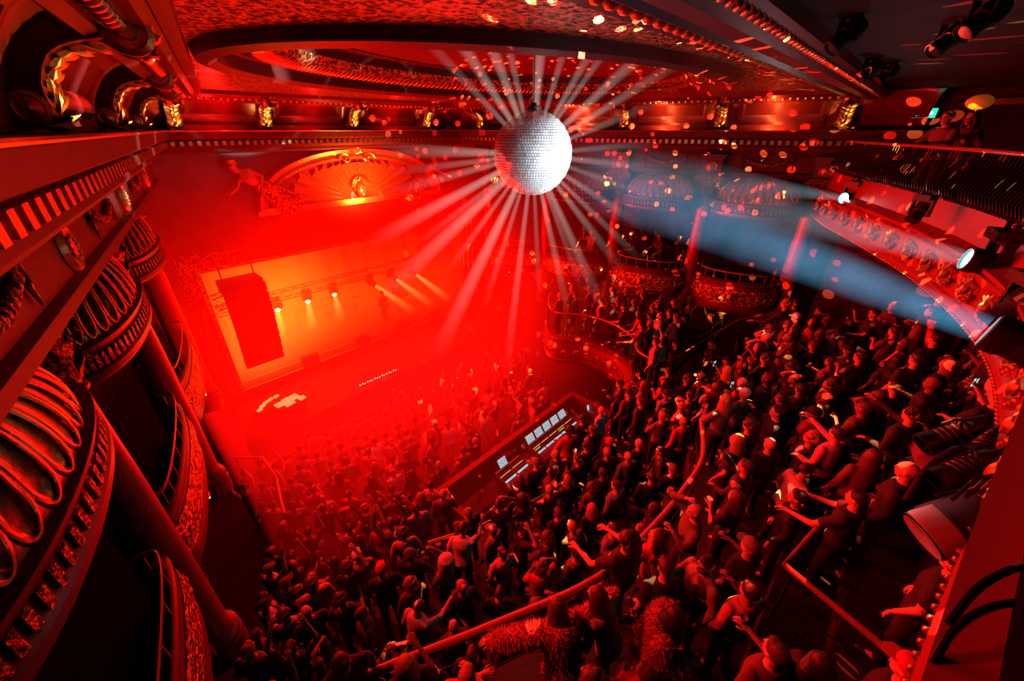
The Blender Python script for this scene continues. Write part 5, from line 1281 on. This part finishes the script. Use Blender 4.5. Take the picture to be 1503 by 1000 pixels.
 (916,452,'person in a flat cap at the gallery rail holding a phone',dict(pose='phone',hair='cap',hc='black',top='black')),
 (938,461,'person leaning out over the curved gallery rail with a bare arm',dict(pose='rail',lean=12,female=True,hair='long',hc=0,top='red')),
 (942,480,'person resting on the gallery rail below the column',dict(pose='rail',hair='short',hc=0,top='brown')),
 (962,513,'person in a pale top on the gallery among the seated row',dict(hair='short',hc=0,top='pink')),
 (992,507,'person in a jacket and white collar on the gallery',dict(pose='cup',hair='short',hc=0,top='black',sleeve='long')),
 (973,506,'person with a raised hand on the gallery behind the rail',dict(pose='raised',female=True,hair='long',hc=0,top='cream')),
 (1067,531,'person in a cap close to the dripping banner tip',dict(hair='cap',hc='black',top='grey')),
 (1043,466,'person with an arm up by the wall under the bowl lamp',dict(pose='raised',hair='short',hc=0,top='black')),
 (1060,462,'person in a light cap by the wall under the bowl lamp',dict(hair='cap',hc='cream',top='black')),
]
def too_close(p, r=.34):
    return any(abs(q.z-p.z) < .6 and (q.xy-p.xy).length < r for q in placed)
hero_out = []
for px, py, lab, kw in HERO:
    kw = dict(kw); da = kw.pop('da', 0); hz = kw.pop('hz', 1.6); prt = kw.pop('prt', 0); strp = kw.pop('stripes', 0)
    pos = kw.pop('pos', None)
    p, t = (Vector((*pos, floorz(*pos))), 5) if pos else stand_at(px, py, hz)
    if p is None: print('NOHERO', px, py); continue
    ln = kw.get('lean', 0)
    rz = face(p, STG, -da if px > 0 else 0)
    if hz > 1.7: p = Vector((p.x, p.y, p.z+hz-1.6))
    off = math.sin(R(ln))*.68; p = Vector((p.x+math.sin(rz)*off, p.y-math.cos(rz)*off, p.z))
    fz = floorz(p.x, p.y)
    if fz > p.z and fz < p.z+1: p.z = fz
    for it in range(12):
        q = next((q for q in placed if abs(q.z-p.z) < .6 and (q.xy-p.xy).length < .36), None)
        if not q: break
        dd = (p.xy-q.xy); dd = dd.normalized() if dd.length > .01 else Vector((1,0)); n2 = p.xy+dd*.08
        if floorz(n2.x, n2.y) != fz: break
        p.x, p.y = n2.x, n2.y
    placed.append(p.copy()); hi = bool(kw.pop('hi', 0)); kw.setdefault('sc_', 1.0)
    o = person(p, rz, lab, None, hi=hi, **kw); hero_out.append((o, p, rz, kw, px, py))
    v = variant(kw.get('pose','relaxed'), kw.get('lean',0), kw.get('female',False), hi)
    if prt:
        b = MB()
        for i, x in enumerate((-.1,-.06,-.02,.03,.07,.11)):
            b.box((x,-.135,1.3-.006*i),(.008,.004,.06)); b.box((x+.012,-.135,1.325-.006*i),(.024,.004,.01)); b.box((x+.012,-.135,1.29-.006*i),(.02,.004,.01))
        b.box((0,-.135,1.235),(.2,.004,.008)); pr_ = b.build('back_print', TM['black'], o, smooth=False); pr_.matrix_local = v['ML']
for o in [q[0] for q in hero_out]:
    if len(o['label'].split()) > 16: print('LONG', o['label'])
# ---- crowd fill
rnd = random.Random(21)
LABS = {'floor': 'on the hazy dance floor', 'steps': 'by the left columns', 'terrace': 'behind the sound desk',
 'stairs': 'at the stairs foot', 'gallery': 'on the curved gallery', 'circle': 'in the raked right rows', 'front': 'behind the long handrail'}
POSEW = dict(relaxed='', phone='hands at the chin, ', raised='arm raised, ', both_up='arms up, ', cup='hand at the chest, ', crossed='arms folded, ', head='hand at the head, ')
HAIRW = {'short':'short-haired','long':'long-haired','straight':'straight-haired','curly':'curly-haired','bun':'bun-haired','cap':'capped',None:'shaven-headed'}
def fill(area, cond, box, n, spacing, hi=False):
    c_ = 0; tries = 0
    while c_ < n and tries < n*60:
        tries += 1; x = rnd.uniform(box[0], box[1]); y = rnd.uniform(box[2], box[3]); fz = floorz(x, y)
        if fz < 0 or not cond(x, y, fz): continue
        if any(floorz(x+a, y+b_) != fz for a, b_ in ((.2,0),(-.2,0),(0,.2),(0,-.2))): continue
        p = Vector((x, y, fz))
        if too_close(p, spacing): continue
        # inside the frame?
        q = p+Vector((0,0,1.5))-Vector((0,0,CZ)); f = q.x*S47*CP+q.y*C47*CP-q.z*SP
        u = (q.x*C47-q.y*S47); dn = -(q.x*S47*SP+q.y*C47*SP+q.z*CP)
        if f < .5 or abs(u/f*584) > 765 or abs(dn/f*584) > 520: continue
        placed.append(p); c_ += 1
        fem = rnd.random() < .4; pose = rnd.choice(['relaxed','relaxed','phone','raised','cup','cup','both_up','relaxed','crossed'] if area in ('floor','steps') else ['relaxed','cup','cup','crossed','phone','relaxed','head'])
        hair = rnd.choice(['long','straight','bun','long','curly'] if fem else ['short','short','short','curly','cap',None]); 
        top = rnd.choice(['black','black','navy','grey','white','pink','red','olive','brown','cream','black','grey'] if area in ('floor','steps') else ['black','black','black','navy','grey','brown','black','red','olive','white','black']); sl = rnd.choice(['short','long'])
        hc = rnd.choice(['black','white','red','grey']) if hair == 'cap' else rnd.choice([0,0,1,1,2])
        person(p, face(p, STG, rnd.gauss(0,.35)), '%s person in a %s top, %s%s' % (HAIRW[hair], top, POSEW[pose], LABS[area]), 'crowd: '+area, pose=pose, lean=0, female=fem, hair=hair, hc=hc, skin=rnd.choice([0,0,1,2]), top=top, sleeve=sl, sc_=rnd.uniform(.93,1.06), hi=False, simple=area == 'floor')
    print('fill', area, c_)
nd = lambda x, y: not (DX0-.25 < x < DX1+.2 and DY0-.25 < y < DY1+.25)
fill('front', lambda x,y,z: z >= 4 and y < front_y(x)-.25 and x < 5 and not (3.0 < x < 6 and y < -.3), (.2,5,-1.0,2.6), 5, .5)
fill('circle', lambda x,y,z: z >= 4 and y < 1.35 and x > 5 and abs(y+1.02) > .15 and not (3.0 < x < 6.0 and y < -.3), (5,13,-3.0,1.5), 46, .46)
fill('terrace', lambda x,y,z: z >= 2 and 1.45 < y < 4.1 and nd(x,y) and z < 2.2 and x < 7.1, (-.7,7.1,1.4,4.8), 38, .47)
fill('stairs', lambda x,y,z: 2 <= z < 3 and nd(x,y) and y > 1.9, (7.2,9.8,1.9,4.3), 22, .45)
fill('gallery', lambda x,y,z: z == 3.2 and y < 8, (9.8,13,3.8,8), 22, .45)
fill('steps', lambda x,y,z: nd(x,y) and (z in (.5,1.0,1.5) or (z == 2 and y > 3.0 and x < 2.4)), (-1.1,3.9,3.0,7.0), 44, .42)
fill('floor', lambda x,y,z: z == 0 and nd(x,y) and y > 6.7 and y < 9.3, (.2,10.6,6.7,9.3), 62, .42)
nper = len(placed); print('PEOPLE', nper)
# farthest dance-floor crowd, beyond the first three hundred: one mass
fm = MB(); skm = MB(); cnt = 0
for k in range(260):
    x = rnd.uniform(.6,11.3); y = rnd.uniform(9.1,11.1)
    if floorz(x,y) != 0 or too_close(Vector((x,y,0)), .36): continue
    placed.append(Vector((x,y,0))); cnt += 1; h = rnd.uniform(1.58,1.75); T = Matrix.Translation((x,y,0)) @ Matrix.Rotation(rnd.uniform(-.5,.5),4,'Z')
    fm.mat(0); fm.lathe([(.1,0),(.14,.5),(.16,.9),(.15,1.05),(.18,h-.38),(.17,h-.3),(.06,h-.24)], 10, T @ Matrix.Diagonal((1,.7,1,1)))
    fm.mat(1); fm.ell((0,0,h-.1),(.075,.09,.11),10,T); fm.caps((0,0,h-.3),(0,0,h-.18),.05,.05,8,T)
    up_ = rnd.random()
    for sx in (-1,1):
        if up_ < .3 and sx > 0 or up_ < .12: fm.caps((sx*.18,0,h-.33),(sx*.26,.1,h-.1),.05,.04,8,T); fm.caps((sx*.26,.1,h-.1),(sx*.2,.18,h+.18),.04,.03,8,T); fm.ell((sx*.2,.19,h+.22),(.03,.03,.045),8,T)
        else: fm.caps((sx*.19,0,h-.35),(sx*.25,.03,h-.62),.05,.04,8,T); fm.caps((sx*.25,.03,h-.62),(sx*.18,.2,h-.7),.04,.03,8,T)
    fm.mat(2 if rnd.random() < .7 else 3); fm.ell((0,-.02,h-.07),(.085,.095,.1),10,T)
o = fm.build('crowd', [TM['grey'],SK[0],HR[0],HR[1]]); tag(o, 'mass of people right in front of the stage barrier, blurred by red haze', 'crowd', None, 'stuff')
print('mass', cnt)
# performers
for k, (x, y, pose, lab) in enumerate(((9.3,16.2,'rail','performer standing at the keyboard on stage, blurred orange'),(8.2,15.6,'cup','performer with hands at chest near the stage front'),(7.0,17.7,'both_up','performer seated behind the drum kit with arms lifted'))):
    person(Vector((x,y,1.9 if k < 2 else 1.75)), math.pi+.2*k, lab, None, pose=pose, hair='short', top='brown', sleeve='long', hi=False)
# people in the theatre boxes on the right
bi = 0
BOXP = [(927,347,'phone',True,'long','person with a drink at the left end of the lit theatre box'),(947,341,'rail',True,'long','person in a strappy top looking out of the theatre box'),(971,349,'rail',True,'long','person leaning far over the front of the theatre box'),(978,338,'relaxed',False,'short','person in a pale shirt standing at the back of the theatre box'),(998,350,'cup',False,'short','person in dark clothes at the right end of the theatre box'),
        (838,352,'phone',False,'short','person with a lit phone in the theatre box beyond the second column'),(858,338,'relaxed',True,'bun','person in pale clothes in the theatre box beyond the second column')]
for k, (px, py, pose, fem, hair, lab) in enumerate(BOXP):
    d = ray(px, py); t = 5
    while True:
        p = Vector((0,0,CZ))+d*t
        if p.z <= 4.85+1.58: break
        t += .02
    # keep inside the box
    yb = min(BAYR, key=lambda q: abs(q-p.y)); dist = (p.x-WR(p.y)); lim = -.45 if pose == 'rail' else .0
    p = Vector((WR(p.y)+min(max(dist, lim), 1.2), p.y, 4.86))
    person(p, face(p, STG, .5), lab, None, pose=pose, lean=8 if pose == 'rail' else 0, female=fem, hair=hair, hc=rnd.choice([0,1]), top=rnd.choice(['black','cream','brown']), hi=False)
# two people with a balloon on the upper circle
for k, (px, py, pose, fem, top, lab) in enumerate(((1402,168,'rail',False,'grey','person in glasses and a pale shirt leaning on the upper circle railing'),(1434,176,'cup',True,'brown','person holding the orange balloon stick on the upper circle'))):
    p = at(px, py, x=11.5 if k == 0 else 12.0); p.z = 8.56; person(p, face(p,(6,4),0), lab, None, pose=pose, lean=10, female=fem, hair='short' if not fem else 'long', top=top, sleeve='long', hi=True)
p = at(1438,150, x=11.6); bl_ = thing('balloon', 'flat orange balloon on a stick above the upper circle railing', 'balloon', p)
MB().ell((0,0,0),(.18,.18,.12),20).build('balloon_skin', M['balloon'], bl_); MB().tube([(0,0,-.12),(-.08,.05,-.9)], .008, 6).build('stick', M['brass'], bl_)
# statues reclining beside the pediment
for k, (px, py, rx, lab) in enumerate(((368,262,R(-48),'painted reclining figure with an outstretched arm at the left shoulder of the fan pediment'),(628,252,R(48),'painted reclining figure with an outstretched arm at the right shoulder of the fan pediment'))):
    p = at(px, py, y=PY-.42); v = variant('point', 0, False, False)
    o = link('statue', v['body']); setm(o, M['stone']); o.matrix_world = Matrix.Translation((p.x, PY-.4, p.z)) @ Matrix.Rotation(rx,4,'Y') @ Matrix.Rotation(math.pi+(.9 if k else -.9),4,'Z') @ Matrix.Diagonal((1.25,1.25,1.25,1)) @ Matrix.Translation((0,0,-1.25)); tag(o, lab, 'statue')
    h = link('curled_hair', hairmesh('curly'), o); h.matrix_local = v['MH']; setm(h, M['gold'])
    dm = MB(); dm.lathe([(.15,1.08),(.2,.9),(.24,.7),(.27,.45),(.33,.2),(.2,.05)], 22, Matrix.Diagonal((1,.85,1,1)))
    for i in range(8): a_ = i*.785; dm.tube([(.16*math.cos(a_),.13*math.sin(a_),1.05),(.24*math.cos(a_+.2),.2*math.sin(a_+.2),.6),(.34*math.cos(a_+.4),.28*math.sin(a_+.4),.15)], [.02,.045,.05], 6)
    dm.build('drapery', M['orn'], o)
# drinks and phones in hands
CUPB = MB().lathe([(.028,0),(.036,.11),(.034,.11),(.026,.005)], 14, cap=False).mesh('cup_wall', [M['glass']]); BEER = MB().lathe([(.027,.006),(.032,.08)], 14).mesh('drink', [mat('drink_amber', (.7,.35,.1), .2)])
def hand_world(o, v, i): 
    return o.matrix_world @ v['hands'][i]
bpy.context.view_layer.update()
CUPS = [6,7,8,10,30,22,51,58 if 0 else 13,57,42]
for i in CUPS:
    o, p, rz, kw, px, py = hero_out[i]
    v = variant(kw.get('pose','relaxed'), kw.get('lean',0), kw.get('female',False), True)
    w_ = hand_world(o, v, 0) + Vector((-.0,.0,-.03)); f_ = Vector((-math.sin(rz), math.cos(rz), 0))
    c_ = thing('plastic_cup', 'plastic cup held by the '+' '.join(o['label'].split()[:10]), 'cup', w_+f_*.02); link('cup_wall', CUPB, c_); link('drink', BEER, c_)
for i in (38, 64, 62):
    o, p, rz, kw, px, py = hero_out[i]; v = variant(kw.get('pose','relaxed'), kw.get('lean',0), kw.get('female',False), True)
    w_ = hand_world(o, v, 0); c_ = thing('mobile_phone', 'lit phone held by the '+' '.join(o['label'].split()[:10]), 'phone', w_, rz)
    MB().box((0,0,0),(.07,.01,.14)).build('phone_case', M['blackm'], c_, smooth=False); MB().box((0,-.007,0),(.062,.003,.125)).build('display', SCR, c_, smooth=False)

# ------------------------------------------------------------------ lamps
def lamp(kind, name, loc, aim=None, power=100, col=(1,0,0), size=.2, spot=60, blend=.5, shape=None):
    d = bpy.data.lights.new(name, kind); d.energy = power; d.color = col; o = bpy.data.objects.new(name, d); COL.objects.link(o); o.location = loc
    if kind == 'SPOT': d.spot_size = R(spot); d.spot_blend = blend; d.shadow_soft_size = size
    if kind == 'POINT': d.shadow_soft_size = size
    if kind == 'AREA': d.size = size; 
    if kind == 'AREA' and shape: d.shape = 'RECTANGLE'; d.size_y = shape
    if aim is not None: o.rotation_euler = (Vector(aim)-Vector(loc)).to_track_quat('-Z','Y').to_euler()
    return o
RED = (1,.012,.008)
for x, aim, pw in ((3.5,(4,3,2),1500),(6.0,(8,1,4),2600),(9.5,(9,0,4.5),2600),(11.3,(6,0,4),1800)):
    lamp('SPOT','stage_wash',(x,13.9,6.6),aim,pw*1.9,RED,.15,75,.8)
lamp('POINT','stage_glow',(6.5,12.8,4.2),None,240,RED,.8)
lamp('POINT','pit_glow',(4.0,11.6,3.2),None,260,RED,.6)  # added point light in place of the light the haze casts
# red side washes, several added to brighten the crowd and circle front
lamp('SPOT','left_wash',(-.2,6.9,7.0),(9,0,4.3),1500,RED,.1,70,.7)
lamp('SPOT','left_wash',(.3,9.5,6.9),(13,3,5),1100,RED,.1,80,.7)
lamp('SPOT','front_wash',(1.2,1.4,7.6),(5.0,-1.2,7.4),110,(1,.01,.008),.08,80,.8)
lamp('SPOT','left_wash',(.1,6.2,7.3),(2.6,1.0,5.2),420,RED,.06,60,.8)  # added fill on the fur coats at the handrail
lamp('SPOT','fascia_wash',(2.5,4.5,8.2),(6,-1.3,8.2),130,RED,.06,110,.8)
lamp('SPOT','handrail_wash',(.4,4.4,9.0),(3.0,.7,5.4),750,RED,.05,62,.7)  # added spot to lift the people behind the long handrail
lamp('SPOT','circle_wash',(5.5,6.5,9.2),(7.5,-.5,5.2),900,RED,.05,70,.7)
lamp('SPOT','left_wash',(.1,7.2,7.6),(4.2,3.4,2.5),900,RED,.06,80,.8)  # added fill for the crowd in the middle
lamp('SPOT','fascia_wash',(.9,3.0,8.7),(2.8,-1.0,8.1),260,RED,.05,80,.8)  # added second spot brightening the near fascia
# fixtures hitting the ball
for (p, d), pw in zip(fix,(11000,6500,1500)): lamp('SPOT','ball_spot',p+d*.34,BC,pw,(.8,.93,1),.06,14,.3)
# warm up-lights on the cornice at each bracket, red cove wash
for side, C in ((1,YR),(-1,YL)):
    W = WR if side > 0 else WC
    for i, y in enumerate(C):
        lamp('SPOT','cornice_uplight',(W(y)-side*.5, y-.1, 10.0),(W(y)-side*.35, y, 10.6),14,(1,.42,.08),.02,95,.6)
for x in BX: lamp('SPOT','cornice_uplight',(x,PY-.55,10.0),(x,PY-.3,10.6),22,(1,.42,.08),.02,95,.6)
for i, y in enumerate(BAYR[:3]):
    lamp('AREA','cove_strip',(WR(y)-.55,y,10.0),(WR(y)-.05,y,10.5),34,(1,.22,.05),.04,shape=2.0).rotation_euler[2] += 0
for i, (a, b_) in enumerate(zip(BX, BX[1:])): lamp('POINT','cove_red',((a+b_)/2,PY-.75,10.25),None,20,RED,.1)
lamp('POINT','cove_red',(3.4,PY-1.1,10.2),None,20,RED,.1)
for y in BAYL: lamp('POINT','cove_red',(WC(y)+.75,y,10.25),None,.7,RED,.1)
# warm spot in front of the pediment fan, red wash up the ceiling
lamp('SPOT','fan_light',(FX,PY-1.2,FZ+.1),(FX,PY,FZ+.7),750,(1,.2,.04),.1,140,.9)
lamp('SPOT','ceiling_wash',(3.0,9.5,8.9),(7,6,11.3),60,RED,.2,130,.9)
lamp('SPOT','ceiling_wash',(9.5,8.8,9.0),(7,6,11.3),40,(1,.03,.02),.2,130,.9)
lamp('SPOT','ceiling_wash',(1.6,5.0,9.6),(2.5,5,10.8),5,RED,.2,150,.9)
lamp('SPOT','ball_reflection',BC+Vector((-.35,-.75,-.35)),hp,260,(.9,.95,1),.03,5,.6)  # added white spot to brighten the pale hood, aimed from the ball's side
# bowl lamps
for y in BAYR: lamp('POINT','bowl_lamp',(WR(y)-.5,y,4.32),None,5,(1,.3,.06),.06)
# gobo light: the flecks that the mirror ball scatters round the room
gd = bpy.data.lights.new('mirror_flecks','POINT'); gd.energy = 17000; gd.color = (1,.5,.4); gd.shadow_soft_size = .004; gd.use_nodes = True; nt = gd.node_tree
go = bpy.data.objects.new('mirror_flecks', gd); COL.objects.link(go); go.location = BC+Vector((.78,-.62,.02)).normalized()*(BR+.12)
em = nt.nodes['Emission']; tc = nt.nodes.new('ShaderNodeTexCoord'); vo = nt.nodes.new('ShaderNodeTexVoronoi'); vo.feature = 'F1'; vo.inputs['Scale'].default_value = 19
nt.links.new(tc.outputs['Normal'], vo.inputs['Vector'])
k = N(nt, 'LESS_THAN', vo.outputs['Distance'], .235)
dn = nt.nodes.new('ShaderNodeVectorMath'); dn.operation = 'DOT_PRODUCT'; nt.links.new(tc.outputs['Normal'], dn.inputs[0]); dn.inputs[1].default_value = (BC-go.location).normalized()
k2 = N(nt, 'LESS_THAN', dn.outputs['Value'], .5); mul = N(nt, 'MULTIPLY', k, k2); nt.links.new(N(nt, 'MULTIPLY', mul, 1.0), em.inputs[1])
rmp = nt.nodes.new('ShaderNodeValToRGB'); rmp.color_ramp.elements[0].color = (1,.08,.05,1); rmp.color_ramp.elements[1].color = (1,.75,.25,1); rmp.color_ramp.elements[0].position = .45; rmp.color_ramp.elements[1].position = .6
sp_ = nt.nodes.new('ShaderNodeSeparateXYZ'); nt.links.new(vo.outputs['Color'], sp_.inputs[0]); nt.links.new(sp_.outputs[0], rmp.inputs[0]); nt.links.new(rmp.outputs[0], em.inputs[0])

w = bpy.data.worlds.new('world'); scn.world = w; w.use_nodes = True; w.node_tree.nodes['Background'].inputs[0].default_value = (.012,.0008,.0006,1); w.node_tree.nodes['Background'].inputs[1].default_value = .12
scn.view_settings.view_transform = 'Standard'; scn.view_settings.look = 'None'; scn.view_settings.exposure = 0
c_ = scn.cycles; c_.max_bounces = 5; c_.diffuse_bounces = 0; c_.glossy_bounces = 2; c_.transmission_bounces = 3; c_.volume_bounces = 0; c_.transparent_max_bounces = 8
c_.use_denoising = True; c_.use_light_tree = True; c_.sample_clamp_indirect = 3; c_.volume_step_rate = 3.0; c_.use_adaptive_sampling = True; c_.adaptive_threshold = .03; c_.volume_max_steps = 64
